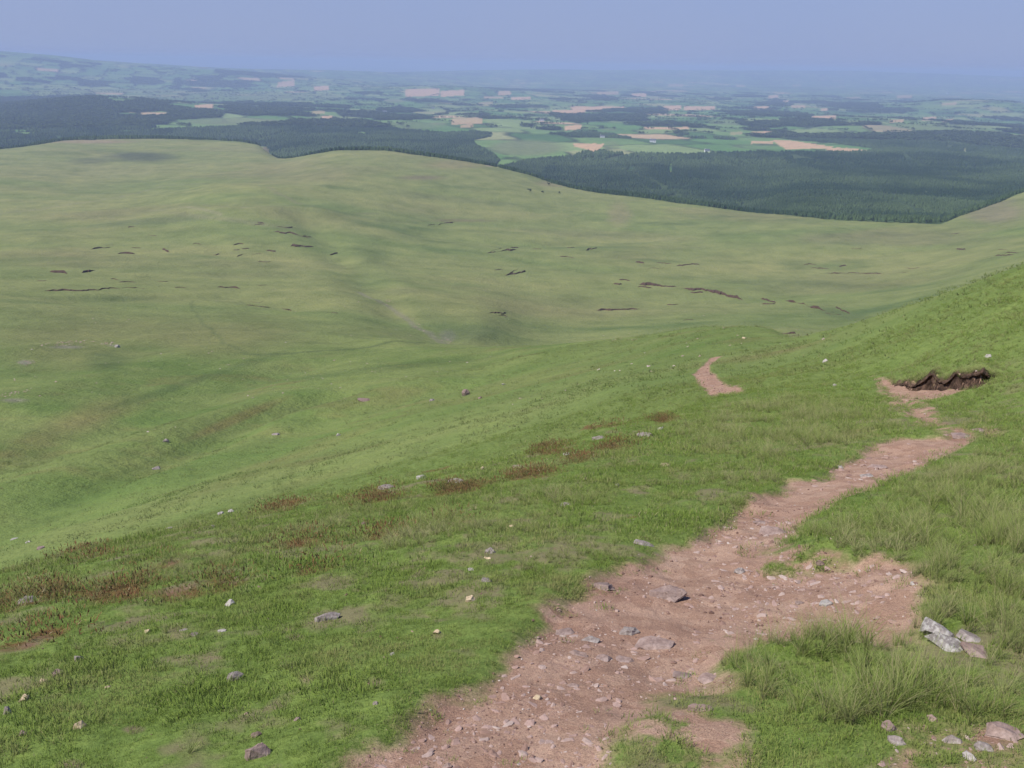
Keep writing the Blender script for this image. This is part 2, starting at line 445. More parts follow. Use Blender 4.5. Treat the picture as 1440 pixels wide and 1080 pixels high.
SMALLWOODS = [(550, 158, 28, 4), (690, 165, 20, 4), (584, 175, 14, 2.3), (675, 181, 24, 3), (515, 162, 9, 3), (770, 166, 23, 3.5), (832, 169, 20, 4), (882, 167, 22, 4), (925, 175, 42, 3.5), (835, 189, 60, 3), (905, 203, 40, 6), (793, 140, 15, 4), (836, 138, 16, 4), (920, 158, 16, 4), (993, 168, 30, 6), (980, 195, 22, 8), (1075, 160, 44, 5), (1100, 175, 40, 4.5), (1175, 174, 25, 3), (347, 155, 8, 5), (376, 158, 12, 4.5), (407, 156, 14, 6), (378, 146, 8, 3), (430, 158, 20, 4), (604, 143, 10, 3), (605, 163, 10, 4), (1050, 187, 14, 5), (1200, 150, 40, 6), (1250, 156, 30, 5), (1090, 146, 18, 4), (1350, 174, 18, 4), (1410, 168, 18, 3), (740, 182, 22, 3), (725, 192, 12, 5), (490, 140, 12, 3), (870, 112, 30, 2.5), (660, 104, 28, 2), (560, 103, 24, 2), (590, 115, 14, 2), (530, 132, 18, 2.5), (1010, 140, 20, 3)]
TAN = [(287, 150, 13, 3, 1), (402, 118, 12, 4, .9), (452, 124, 10, 3, 1), (460, 165, 9, 2.2, 1), (280, 124, 10, 1, .6), (447, 158, 9, 2, .6), (594, 130, 24, 5, 1), (636, 131, 17, 4, 1), (656, 170, 22, 4.5, .75), (657, 177, 9, 2, .7), (709, 131, 9, 3, .8), (683, 146, 10, 2.5, .45), (733, 138, 14, 2, 1), (840, 152, 38, 2.6, 1), (832, 155, 16, 2, 1), (799, 158, 23, 3, 1), (806, 179, 12, 3, 1), (899, 134, 10, 2.5, 1), (855, 131, 15, 2, .7), (945, 152, 13, 3, 1), (925, 180, 20, 1.8, 1), (957, 180, 12, 1.8, 1), (950, 120, 11, 2, .6), (984, 152, 22, 2.6, 1), (1087, 136, 7, 2, .9), (1071, 152, 11, 2.4, 1), (1105, 143, 5, 2, .8), (1122, 150, 10, 2, .7), (1158, 165, 18, 2.6, 1), (1159, 154, 5, 2, .9), (1072, 187, 16, 2.6, 1), (1072, 200, 15, 2, .9), (974, 211, 11, 1.8, .9), (1002, 205, 12, 1.5, .7), (1036, 187, 9, 2, .4), (1272, 136, 11, 2, .7), (1335, 146, 10, 2, .6), (1261, 170, 9, 1.8, .8), (1307, 167, 10, 2.6, .8), (1333, 170, 8, 2, 1), (1433, 192, 12, 2.2, .8), (694, 137, 14, 1.2, .7), (1042, 121, 6, 1.5, .6), (1120, 120, 6, 1.5, .5), (1200, 138, 10, 1.5, .5)]
TANP = [[(805, 201), (850, 202), (842, 211), (835, 216), (828, 211), (808, 206)], [(1087, 197), (1110, 197), (1150, 203), (1175, 207), (1158, 209), (1105, 210), (1095, 204)], [(1156, 208), (1190, 208), (1224, 212), (1200, 214), (1168, 213)]]
LIGHT = [(740, 208, 62, 13, .9), (555, 142, 16, 3, .8), (616, 174, 14, 2, .8), (857, 182, 14, 2, .7), (492, 161, 12, 2, .9), (1390, 186, 26, 2.5, .9), (1300, 180, 110, 7, .6), (330, 171, 90, 6, .75), (470, 168, 50, 5, .5), (560, 177, 80, 6, .5), (150, 128, 140, 4, .6), (300, 135, 140, 7, .5), (420, 137, 80, 7, .5), (860, 206, 14, 9, .5), (1030, 172, 40, 5, .5), (1060, 206, 40, 5, .3), (640, 150, 60, 8, .35), (880, 170, 30, 4, .3)]

def woods_mask(x, y, z, r):
    """1 where plantation or wood stands"""
    w = np.zeros(x.shape)
    m = r > 1080
    if not m.any(): return w
    u, v = pix(x[m], y[m], z[m])
    jx = 2.2 * fbm(x[m], y[m], 260, 3, 91); jy = .9 * fbm(x[m], y[m], 300, 3, 93)
    uu, vv = u + jx * (r[m] > 1900), v + jy * (r[m] > 1900)
    k = np.zeros(u.shape, bool)
    rim = np.interp(np.arctan2(x[m], y[m]), AZ, KR[-6])
    beyond = r[m] > rim * 1.004
    for p in WOODS: k |= inpix(p, uu, vv) & beyond
    far = r[m] > 3300
    fx, fy = x[m][far], y[m][far]
    fcid, fhd, sx, sy = fields(fx, fy, True)
    su, sv = pix(sx, sy, z[m][far])
    kk = np.zeros(fx.shape, bool)
    for c in SMALLWOODS:
        kk |= ell(su, sv, *c) + .35 * fbm(fx, fy, 170, 3, 95) > .2
    kk |= (fbm(sx, sy, 800, 3, 97) + .9 * (fcid - .5) > .60) & (r[m][far] > 4300) & (v[far] < 206)
    kk |= (fbm(fx, fy, 330, 4, 99) > .50) & (r[m][far] > 4300)
    k[far] |= kk
    hill = inpix([(236, 127), (250, 104), (330, 98), (400, 97), (446, 108), (400, 118), (330, 124), (262, 128)], uu, vv) & (r[m] > 6000) & (fbm(x[m], y[m], 700, 4, 96) > .05)
    k |= hill
    for c in CLEAR: k &= ~(ell(u, v, *c) > 0)
    for c in LIGHT:
        if c[4] > .55: k &= ~((ell(uu, vv, *c[:4]) > .12) & (r[m] > 3000))
    for c in TAN: k &= ~(ell(uu, vv, *c[:4]) > -.12)
    for p in TANP: k &= ~inpix(p, uu, vv)
    w[m] = k
    return w

def fields(x, y, seeds=False):
    """a patchwork of hedged fields: (cell id 0..1, distance to the hedge in m)"""
    S = 225.0
    wx = x + 70 * fbm(x, y, 900, 2, 61); wy = y + 70 * fbm(x, y, 900, 2, 63)
    X = (wx * .94 + wy * .34) / S; Y = (wy * .94 - wx * .34) / (S * 1.35)
    ix = np.floor(X); iy = np.floor(Y)
    f1 = np.full(x.shape, 9.); f2 = np.full(x.shape, 9.); cid = np.zeros(x.shape); sx = np.zeros(x.shape); sy = np.zeros(x.shape)
    for dx in (-1, 0, 1):
        for dy in (-1, 0, 1):
            cx = ix + dx; cy = iy + dy
            px = cx + .12 + .76 * h2(cx, cy, 71); py = cy + .12 + .76 * h2(cx, cy, 72)
            d = np.maximum(np.abs(px - X), np.abs(py - Y)) * .6 + .4 * np.hypot(px - X, py - Y)
            n = d < f1
            f2 = np.where(n, f1, np.minimum(f2, d))
            cid = np.where(n, h2(cx, cy, 73), cid); sx = np.where(n, px, sx); sy = np.where(n, py, sy)
            f1 = np.where(n, d, f1)
    if seeds:
        U, V = sx * S, sy * S * 1.35
        k = .94 * .94 + .34 * .34
        return cid, (f2 - f1) * S * .5, (U * .94 - V * .34) / k, (V * .94 + U * .34) / k
    return cid, (f2 - f1) * S * .5

# ------------------------------------------------------------------ ground sheet
A, B = np.meshgrid(AZ, RR, indexing='ij')
gx = (B * np.sin(A)).ravel(); gy = (B * np.cos(A)).ravel()
gr = B.ravel()
gd = dirt_d(gx, gy)
base = TAB.ravel()
gz = np.minimum(base + relief(gx, gy, dirt_d(gx, gy, False)) + scarp_cut(gx, gy), 42)
na, nr = len(AZ), len(RR)
ii = (np.arange(na - 1)[:, None] * nr + np.arange(nr - 1)[None, :]).ravel()
quads = np.stack([ii, ii + 1, ii + nr + 1, ii + nr], 1)
gme = mesh_from('ground', np.stack([gx, gy, gz], 1), quads)
gme.polygons.foreach_set('use_smooth', np.ones(len(quads), bool))

gu, gv = pix(gx, gy, gz)
def lerp(a, b, t): return a + (b - a) * t[:, None]
C = lambda *c: np.array(c)[None, :]
turf = lerp(C(.125, .190, .042), C(.165, .215, .058), .5 + .5 * fbm(gx, gy, 2.2, 4, 101))
slope = lerp(C(.120, .180, .048), C(.175, .210, .070), np.clip(.5 + .9 * fbm(gx + gy * .3, gy * 1.6, 26, 5, 103, .6), 0, 1))
moor = lerp(C(.145, .190, .062), C(.220, .230, .090), np.clip(.5 + .95 * fbm(gx * .55 + gy * .2, gy * 1.25, 130, 5, 105, .62), 0, 1))
moor = lerp(moor, C(.19, .17, .085), np.clip(fbm(gx, gy * 1.4, 210, 4, 107) - .15, 0, 1) * .9)
moor = lerp(moor, C(.092, .135, .046), np.clip(fbm(gx * .7, gy * 1.5, 90, 4, 109, .6) - .22, 0, 1) * 1.5)
col = lerp(turf, slope, sstep(14, 60, gr))
brn = np.clip(fbm(gx * .8 + gy * .5, gy - gx * .4, 9, 4, 113) - .2, 0, 1) * sstep(25, 60, gr) * (1 - sstep(200, 300, gr))
col = lerp(col, C(.165, .125, .060), brn * .8)
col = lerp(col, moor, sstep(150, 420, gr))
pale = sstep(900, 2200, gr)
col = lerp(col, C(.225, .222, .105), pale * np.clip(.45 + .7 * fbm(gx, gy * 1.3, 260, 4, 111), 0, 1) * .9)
# painted moor tones: heathery, boggy and stony spots, plus shade in the hollows
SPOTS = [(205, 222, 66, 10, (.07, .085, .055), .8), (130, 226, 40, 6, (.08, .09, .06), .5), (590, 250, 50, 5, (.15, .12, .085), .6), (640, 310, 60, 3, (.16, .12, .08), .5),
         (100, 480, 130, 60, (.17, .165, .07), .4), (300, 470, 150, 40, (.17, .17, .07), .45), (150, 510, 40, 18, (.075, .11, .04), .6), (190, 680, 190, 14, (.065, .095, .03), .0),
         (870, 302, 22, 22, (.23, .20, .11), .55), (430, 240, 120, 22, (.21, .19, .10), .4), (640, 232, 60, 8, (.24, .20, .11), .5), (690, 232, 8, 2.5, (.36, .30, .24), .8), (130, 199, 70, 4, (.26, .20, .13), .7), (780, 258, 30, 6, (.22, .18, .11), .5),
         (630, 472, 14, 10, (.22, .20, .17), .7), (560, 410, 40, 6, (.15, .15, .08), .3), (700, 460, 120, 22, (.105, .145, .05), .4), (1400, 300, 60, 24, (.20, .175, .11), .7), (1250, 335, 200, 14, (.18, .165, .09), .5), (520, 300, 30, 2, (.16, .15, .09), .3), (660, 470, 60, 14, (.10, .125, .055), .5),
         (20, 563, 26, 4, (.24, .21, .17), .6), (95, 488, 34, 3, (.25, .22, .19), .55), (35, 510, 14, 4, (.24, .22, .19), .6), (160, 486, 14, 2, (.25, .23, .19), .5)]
SPOTS += [(170, 672, 210, 16, (.085, .125, .036), .4, -.42), (60, 735, 110, 14, (.085, .125, .036), .4, -.35), (330, 590, 90, 9, (.17, .13, .055), .55, -.42), (120, 590, 120, 30, (.19, .15, .07), .5, -.3), (260, 540, 190, 9, (.075, .11, .04), .5, -.32), (520, 520, 200, 7, (.085, .12, .042), .4, -.12), (420, 640, 200, 10, (.18, .175, .065), .35, -.38), (700, 545, 160, 12, (.17, .175, .065), .35, -.3), (160, 420, 150, 7, (.075, .105, .04), .5, .0), (520, 380, 40, 60, (.095, .135, .05), .25, .6), (600, 440, 50, 22, (.10, .14, .052), .3, .5), (850, 330, 150, 8, (.19, .185, .09), .4, .05), (350, 372, 140, 8, (.18, .18, .08), .4, .05), (1130, 400, 160, 10, (.085, .115, .048), .4, .05), (230, 310, 130, 6, (.10, .125, .06), .5, -.08), (640, 280, 150, 7, (.105, .125, .062), .45, .1), (330, 310, 120, 5, (.20, .195, .105), .5, .12), (1180, 440, 60, 10, (.09, .12, .05), .4, .2)]  # dark bands paint relief shade into gully and folds, some with bracken and rush
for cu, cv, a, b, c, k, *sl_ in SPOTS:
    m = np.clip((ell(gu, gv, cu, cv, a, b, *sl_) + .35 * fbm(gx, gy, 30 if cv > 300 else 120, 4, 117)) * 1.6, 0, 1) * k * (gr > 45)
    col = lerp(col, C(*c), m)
# faint trodden lines on the moor
for pl, wd, c, k in (([(268, 418), (272, 436), (300, 470), (325, 490), (352, 499)], 1.0, (.10, .13, .05), .45), ([(352, 499), (420, 496), (520, 488), (640, 484)], 1.6, (.08, .105, .045), .6), ([(505, 405), (560, 430), (600, 455), (640, 478)], 2.2, (.20, .18, .14), .5),
                 ([(0, 300), (120, 285), (230, 262), (290, 258)], 5, (.20, .20, .11), .5), ([(215, 294), (265, 296), (310, 306)], 3, (.24, .23, .13), .7), ([(285, 283), (325, 290), (345, 298)], 3, (.24, .23, .13), .6), ([(360, 262), (410, 280), (440, 292)], 4, (.21, .20, .11), .5)):
    w = poly_w(pl); near = (gr > 200) & (gr < 1900)
    d = np.full(gx.shape, 1e9); d[near] = segdist(w, gx[near] + 2 * fbm(gx[near], gy[near], 20, 2, 5), gy[near], False)
    col = lerp(col, C(*c), k * np.clip(1.4 - d / wd, 0, 1))
# farmland, woods
fm = gr > 2400
cid, hd = fields(gx[fm], gy[fm])
fc = np.select([cid < .34, cid < .58, cid < .76, cid < .88, cid < .965], [0, 1, 2, 3, 4], 5)
pal = np.array([(.105, .205, .060), (.145, .235, .075), (.205, .275, .105), (.072, .145, .045), (.265, .280, .125), (.46, .34, .20)])
fcol = pal[fc] * (1 + .16 * fbm(gx[fm], gy[fm], 160, 3, 121))[:, None]
hedge = np.clip(1.35 - hd / (9.0 + gr[fm] / 1500), 0, 1) * (fbm(gx[fm], gy[fm], 140, 2, 123) > -.45)
fcol = fcol * (1 - .78 * hedge)[:, None] + C(.03, .045, .022) * (.78 * hedge)[:, None]
rim_g = np.interp(np.arctan2(gx, gy), AZ, KR[-6])
mixf = sstep(1.1, 1.35, gr / rim_g)[fm]
u2, v2 = gu[fm], gv[fm]
for c in LIGHT:
    m = np.clip(ell(u2, v2, *c[:4]) * 3, 0, 1) * c[4]
    fcol = lerp(fcol, C(.165, .195, .090), m)
jt = .8 * fbm(gx[fm], gy[fm], 330, 3, 131)
for c in TAN:
    m = np.clip((np.abs((u2 - c[0]) / c[2]) < 1) * (np.abs((v2 + jt - c[1] - .03 * (u2 - c[0])) / c[3] + .35 * (u2 - c[0]) / c[2]) < 1), 0, 1) * c[4] * (gr[fm] > 3300)
    fcol = lerp(fcol, C(.50, .34, .20), m)
for p in TANP:
    fcol = lerp(fcol, C(.50, .34, .20), inpix(p, u2, v2 + jt * .5) * 1.0)
col[fm] = lerp(col[fm], fcol, mixf)
wm = woods_mask(gx, gy, gz, gr)
col = lerp(col, C(.038, .070, .030), wm * .9)
del u2, v2, jt, hedge, fcol
# heath (reddish bilberry and moss) along the brow, near scars
HEATH_PX = [(700, 625, 22, 5), (780, 634, 16, 5), (862, 632, 14, 5), (815, 648, 16, 5), (750, 668, 22, 6), (640, 690, 34, 7), (540, 700, 26, 6), (650, 735, 26, 6), (555, 752, 24, 8), (240, 790, 18, 7), (420, 762, 34, 8), (440, 800, 20, 7), (310, 822, 22, 12), (260, 832, 30, 10), (150, 838, 30, 10), (60, 838, 34, 10), (70, 892, 16, 8), (10, 850, 14, 12), (400, 715, 14, 4), (890, 727, 9, 3), (840, 600, 18, 4), (130, 780, 24, 5), (20, 910, 20, 5), (935, 590, 12, 3), (610, 660, 14, 3), (900, 630, 22, 3)]
heath = np.zeros(gx.shape)
nm = gr < 40
for c in HEATH_PX:
    e = ell(gu[nm], gv[nm], c[0], c[1], c[2] * 1.7, c[3] * 1.15, sl=-.14)
    heath[nm] = np.maximum(heath[nm], np.clip((e - .1 + .9 * fbm(gx[nm], gy[nm], .5, 3, 141)) * 1.8, 0, 1))
# old dung, scuffs and bald spots in the turf
BALD = [(525, 960, 17, 10), (430, 955, 12, 8), (360, 1000, 20, 8), (415, 895, 14, 7), (615, 893, 12, 6), (735, 797, 22, 6), (100, 1075, 20, 8), (245, 972, 24, 6), (820, 870, 0.1, 0.1), (470, 880, 18, 5), (505, 830, 14, 4), (185, 1025, 18, 6), (300, 925, 30, 6), (700, 815, 18, 6), (1020, 600, 16, 6), (1260, 575, 26, 7)]
bald = np.zeros(gx.shape)
for c in BALD:
    e = ell(gu[nm], gv[nm], *c)
    bald[nm] = np.maximum(bald[nm], np.clip((e + .6 * fbm(gx[nm], gy[nm], .16, 3, 143)) * 1.3, 0, 1))
mt_ = fbm(gx[nm], gy[nm], .42, 4, 161, .6) + .15 * fbm(gx[nm], gy[nm], 2.5, 2, 162)
bald[nm] = np.maximum(bald[nm], np.clip(-mt_ * 2.6 - .35, 0, .8) * (1 - sstep(12, 30, gr[nm])))
scar = np.clip(scarp_face(gx, gy), 0, 1)

def put_attr(me, name, typ, arr):
    a = me.attributes.new(name, typ, 'POINT')
    a.data.foreach_set('color' if typ == 'FLOAT_COLOR' else 'vector' if typ == 'FLOAT_VECTOR' else 'value', np.ascontiguousarray(arr, dtype=np.int32 if typ == 'INT' else np.float32).ravel())
put_attr(gme, 'base', 'FLOAT_COLOR', np.concatenate([col, np.ones((len(col), 1))], 1))
gdn = gd.copy(); gdn[nm] += .16 * fbm(gx[nm], gy[nm], .30, 4, 151, .6)
put_attr(gme, 'dirt', 'FLOAT', np.clip(gdn, -1, 1))
put_attr(gme, 'heath', 'FLOAT', heath)
put_attr(gme, 'bald', 'FLOAT', bald)
put_attr(gme, 'scar', 'FLOAT', scar)
put_attr(gme, 'range', 'FLOAT', np.log(np.maximum(gr, .1)))

gm, nt, nd, lk = new_mat('ground')
geo = nd.new('ShaderNodeNewGeometry').outputs['Position']
n_big = noise_node(nt, .9, 5, .6, geo); n_mid = noise_node(nt, 6, 5, .6, geo); n_fine = noise_node(nt, 45, 4, .65, geo); n_grit = noise_node(nt, 160, 3, .7, geo)
n_far = noise_node(nt, .035, 8, .68, geo)
bcol = attr(nt, 'base').outputs['Color']
v1 = ramp(nt, n_mid, [(.25, (.62, .66, .55)), (.5, (1, 1, 1)), (.78, (1.35, 1.25, 1.2))])
g1 = mixc(nt, 1.0, bcol, v1, 'MULTIPLY')
v2_ = ramp(nt, n_far, [(.3, (.74, .78, .72)), (.5, (1, 1, 1)), (.72, (1.26, 1.20, 1.18))])
g1 = mixc(nt, 1.0, g1, v2_, 'MULTIPLY')
v3 = ramp(nt, n_fine, [(.3, (.6, .6, .55)), (.55, (1, 1, 1)), (.75, (1.3, 1.25, 1.15))])
g1 = mixc(nt, .8, g1, v3, 'MULTIPLY')
he = attr(nt, 'heath').outputs['Fac']
g1 = mixc(nt, mth(nt, 'MULTIPLY', he, mth(nt, 'MULTIPLY', n_mid, 1.7), True), g1, (.135, .066, .032))
ba = attr(nt, 'bald').outputs['Fac']
g1 = mixc(nt, mth(nt, 'MULTIPLY', ba, .75), g1, (.20, .145, .10))
# red earth
d_lo = mth(nt, 'ADD', mth(nt, 'MULTIPLY', n_big, .5), mth(nt, 'MULTIPLY', n_fine, .5))
dirtc = ramp(nt, d_lo, [(.25, (.190, .115, .082)), (.42, (.285, .180, .128)), (.55, (.335, .222, .154)), (.7, (.385, .268, .196)), (.85, (.48, .36, .29))])
gritv = ramp(nt, n_grit, [(.28, (.42, .40, .38)), (.5, (1, 1, 1)), (.74, (1.45, 1.42, 1.40))])
dirtc = mixc(nt, .9, dirtc, gritv, 'MULTIPLY')
vor = nd.new('ShaderNodeTexVoronoi'); vor.inputs['Scale'].default_value = 7; lk.new(geo, vor.inputs['Vector'])
stn = ramp(nt, vor.outputs['Color'], [(.3, (.85, .8, .78)), (.6, (1.0, 1.0, 1.0)), (.9, (1.18, 1.2, 1.22))])
dirtc = mixc(nt, .7, dirtc, stn, 'MULTIPLY')
da = attr(nt, 'dirt').outputs['Fac']
edge = mth(nt, 'ADD', mth(nt, 'ADD', da, mth(nt, 'MULTIPLY', mth(nt, 'SUBTRACT', n_mid, .5), .16)), mth(nt, 'MULTIPLY', mth(nt, 'SUBTRACT', n_fine, .5), .14))
dm = ramp(nt, mth(nt, 'ADD', mth(nt, 'MULTIPLY', edge, 6.0), .5, True), [(.0, (0, 0, 0)), (1, (1, 1, 1))])
g2 = mixc(nt, dm, g1, dirtc)
sc_ = attr(nt, 'scar').outputs['Fac']
sf = mth(nt, 'MULTIPLY', sc_, ramp(nt, n_mid, [(.45, (1, 1, 1)), (.62, (.25, .25, .25))]), True)
g2 = mixc(nt, sf, g2, (.030, .018, .013))
nb = bump(nt, n_mid, .4, .04)
nb = bump(nt, n_fine, .6, .012, nb)
nb = bump(nt, n_grit, .6, .005, nb)
n_moor = noise_node(nt, .22, 6, .7, geo)
rg = nd.new('ShaderNodeMapRange'); lk.new(attr(nt, 'range').outputs['Fac'], rg.inputs[0])
for k_, v_ in ((1, 3.3), (2, 5.2), (3, 0.0), (4, 1.0)): rg.inputs[k_].default_value = v_
nb = bump(nt, mth(nt, 'MULTIPLY', n_moor, rg.outputs[0]), 1.0, 1.3, nb)
finish(nt, g2, .95, .08, nb)
ground = link('ground', gme, gm, kind='structure')

# ------------------------------------------------------------------ instanced stuff
def gn_instances(name, pts, rot, scl, vidx, tint, variants, mat_list=None):
    me = bpy.data.meshes.new(name)
    me.vertices.add(len(pts)); me.vertices.foreach_set('co', np.ascontiguousarray(pts, dtype=np.float32).ravel())
    put_attr(me, 'rot', 'FLOAT_VECTOR', rot); put_attr(me, 'scl', 'FLOAT_VECTOR', scl if scl.ndim == 2 else np.repeat(scl[:, None], 3, 1))
    put_attr(me, 'vidx', 'INT', vidx); put_attr(me, 'tint', 'FLOAT', tint)
    coll = bpy.data.collections.new(name + '_kinds')
    for i, vm in enumerate(variants):
        o = bpy.data.objects.new(f'{name}_kind.{i:03d}', vm); coll.objects.link(o)
    ng = bpy.data.node_groups.new(name, 'GeometryNodeTree')
    ng.interface.new_socket('Geometry', in_out='INPUT', socket_type='NodeSocketGeometry')
    ng.interface.new_socket('Geometry', in_out='OUTPUT', socket_type='NodeSocketGeometry')
    n = ng.nodes; gi = n.new('NodeGroupInput'); go = n.new('NodeGroupOutput')
    ip = n.new('GeometryNodeInstanceOnPoints'); ci = n.new('GeometryNodeCollectionInfo')
    ci.inputs['Collection'].default_value = coll; ci.inputs['Separate Children'].default_value = True; ci.inputs['Reset Children'].default_value = True
    def na(nm, dt):
        k = n.new('GeometryNodeInputNamedAttribute'); k.data_type = dt; k.inputs['Name'].default_value = nm
        return k.outputs['Attribute']
    e2r = n.new('FunctionNodeEulerToRotation')
    ng.links.new(na('rot', 'FLOAT_VECTOR'), e2r.inputs[0])
    ng.links.new(gi.outputs[0], ip.inputs['Points']); ng.links.new(ci.outputs[0], ip.inputs['Instance'])
    ip.inputs['Pick Instance'].default_value = True
    ng.links.new(na('vidx', 'INT'), ip.inputs['Instance Index']); ng.links.new(e2r.outputs[0], ip.inputs['Rotation']); ng.links.new(na('scl', 'FLOAT_VECTOR'), ip.inputs['Scale'])
    ng.links.new(ip.outputs[0], go.inputs[0])
    o = link(name, me, None, kind='stuff')
    md = o.modifiers.new('instances', 'NODES'); md.node_group = ng
    return o

def tuft_mesh(name, n, rad, lmin, lmax, wid, lean, droop, mat, seed, seg=3, straw=.1):
    g = np.random.default_rng(seed)
    ang = g.uniform(0, 2 * np.pi, n); rr = rad * np.sqrt(g.uniform(0, 1, n))
    bx, by = rr * np.cos(ang), rr * np.sin(ang)
    da = ang + g.normal(0, .7, n); ln = g.uniform(lmin, lmax, n); le = np.abs(g.normal(0, lean, n)) + .1; dr = g.uniform(.3, 1, n) * droop
    st = (g.uniform(0, 1, n) < straw).astype(float); rb = g.uniform(0, 1, n)
    co = []; hh = []; bb = []; ss = []
    px, py, pz = bx.copy(), by.copy(), np.zeros(n) - .004
    th = le * .5
    face_a = g.uniform(0, 2 * np.pi, n)
    for k in range(seg + 1):
        t = k / seg
        w = wid * (1 - t ** 1.6) * .5 * g.uniform(.8, 1.2, n) + (0.0002 if k == seg else 0)
        ox, oy = np.cos(face_a) * w, np.sin(face_a) * w
        for s in (-1, 1):
            co.append(np.stack([px + s * ox, py + s * oy, pz], 1)); hh.append(np.full(n, t)); bb.append(rb); ss.append(st)
        step = ln / seg
        px = px + step * np.sin(th) * np.cos(da); py = py + step * np.sin(th) * np.sin(da); pz = pz + step * np.cos(th)
        th = th + dr / seg
    co = np.concatenate(co); 
    f = []
    for k in range(seg):
        a = np.arange(n)
        f.append(np.stack([a + (2 * k) * n, a + (2 * k + 1) * n, a + (2 * k + 3) * n, a + (2 * k + 2) * n], 1))
    me = mesh_from(name, co, np.concatenate(f))
    put_attr(me, 'h', 'FLOAT', np.concatenate(hh)); put_attr(me, 'b', 'FLOAT', np.concatenate(bb)); put_attr(me, 'st', 'FLOAT', np.concatenate(ss))
    me.polygons.foreach_set('use_smooth', np.ones(len(me.polygons), bool))
    me.materials.append(mat)
    return me

def grass_mat(name, root, mid, tip, dry):
    m, nt, nd, lk = new_mat(name)
    h = attr(nt, 'h').outputs['Fac']; b = attr(nt, 'b').outputs['Fac']; s = attr(nt, 'st').outputs['Fac']; t = attr(nt, 'tint', 'INSTANCER').outputs['Fac']
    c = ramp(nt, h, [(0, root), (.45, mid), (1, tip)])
    bv = ramp(nt, b, [(0, (.68, .76, .62)), (.5, (1, 1, 1)), (1, (1.3, 1.22, 1.15))])
    c = mixc(nt, 1.0, c, bv, 'MULTIPLY')
    c = mixc(nt, mth(nt, 'MULTIPLY', t, .75, True), c, dry)
    c = mixc(nt, mth(nt, 'MULTIPLY', s, .85), c, (.36, .31, .17))
    gn = nd.new('ShaderNodeNewGeometry').outputs['Normal']
    vm = nd.new('ShaderNodeMix'); vm.data_type = 'VECTOR'; vm.inputs[0].default_value = .75
    lk.new(gn, vm.inputs[4]); vm.inputs[5].default_value = (0, 0, 1)
    vn = nd.new('ShaderNodeVectorMath'); vn.operation = 'NORMALIZE'; lk.new(vm.outputs[1], vn.inputs[0])
    finish(nt, c, .62, .15, vn.outputs[0], .30)
    return m
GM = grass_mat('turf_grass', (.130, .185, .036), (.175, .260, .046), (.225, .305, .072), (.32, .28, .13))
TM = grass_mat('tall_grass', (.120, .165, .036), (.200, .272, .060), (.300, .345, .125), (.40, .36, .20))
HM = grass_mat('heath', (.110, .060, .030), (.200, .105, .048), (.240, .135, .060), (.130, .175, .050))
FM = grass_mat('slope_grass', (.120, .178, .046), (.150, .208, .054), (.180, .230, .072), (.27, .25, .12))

# outlines of the rough tussocky ground, in the photograph
TALL = [([(1010, 925), (1060, 895), (1130, 888), (1180, 890), (1265, 905), (1300, 920), (1420, 940), (1470, 985), (1440, 1000), (1330, 1000), (1240, 1008), (1180, 1015), (1090, 985), (1030, 960)], .31, .62),
        ([(1300, 790), (1470, 720), (1480, 960), (1300, 905), (1290, 860)], .30, .95),
        ([(1130, 760), (1250, 700), (1370, 640), (1470, 620), (1470, 760), (1300, 795), (1210, 780)], .23, .75),
        ([(540, 760), (600, 722), (700, 700), (800, 690), (850, 700), (850, 730), (760, 745), (640, 760), (560, 780)], .20, .7),
        ([(720, 790), (850, 770), (900, 780), (850, 800), (790, 830), (740, 812)], .15, .5),
        ([(940, 600), (1000, 575), (1120, 560), (1250, 580), (1260, 605), (1200, 632), (1100, 650), (1000, 640), (950, 625)], .30, .8),
        ([(930, 690), (1000, 660), (1100, 660), (1080, 690), (1000, 730), (940, 720)], .17, .55),
        ([(380, 760), (430, 725), (520, 715), (520, 745), (440, 770), (390, 790)], .17, .5),
        ([(180, 800), (240, 775), (330, 760), (330, 800), (230, 825)], .17, .5),
        ([(-80, 850), (40, 815), (160, 800), (160, 850), (40, 880), (-80, 900)], .17, .5),
        ([(1240, 520), (1330, 470), (1480, 420), (1480, 620), (1390, 590), (1310, 575), (1260, 560)], .20, .45),
        ([(600, 690), (760, 650), (900, 615), (920, 640), (800, 680), (650, 705)], .15, .45)]
TALLW = [(poly_w(p), l, d) for p, l, d in TALL]

def heath_at(x, y, z):
    u, v = pix(x, y, z)
    h = np.zeros(x.shape)
    for c in HEATH_PX:
        h = np.maximum(h, np.clip((ell(u, v, c[0], c[1], c[2] * 1.7, c[3] * 1.15, sl=-.14) - .1 + .9 * fbm(x, y, .5, 3, 141)) * 1.8, 0, 1))
    return h

def ring(r0, r1, dens, half=R(37)):
    n = int(dens * half * (r1 * r1 - r0 * r0))
    r = np.sqrt(rng.uniform(r0 * r0, r1 * r1, n)); a = rng.uniform(-half, half, n)
    x, y = r * np.sin(a), r * np.cos(a)
    z = ground_z(x, y)
    u, v = pix(x, y, z)
    k = (u > -140) & (u < 1580) & (v < 1200)
    return x[k], y[k], z[k], r[k]

def mottle(x, y):
    return fbm(x, y, .42, 4, 161, .6) + .15 * fbm(x, y, 2.5, 2, 162)

def dirt_soft(x, y):
    return dirt_d(x, y) + .16 * fbm(x, y, .30, 4, 151, .6) + .04 * fbm(x, y, .05, 2, 155)

def emit(name, sets, variants):
    P = np.concatenate([s[0] for s in sets]); n = len(P)
    rot = np.concatenate([s[1] for s in sets]); scl = np.concatenate([s[2] for s in sets]); vi = np.concatenate([s[3] for s in sets]); ti = np.concatenate([s[4] for s in sets])
    return gn_instances(name, P, rot, scl, vi, ti, variants)

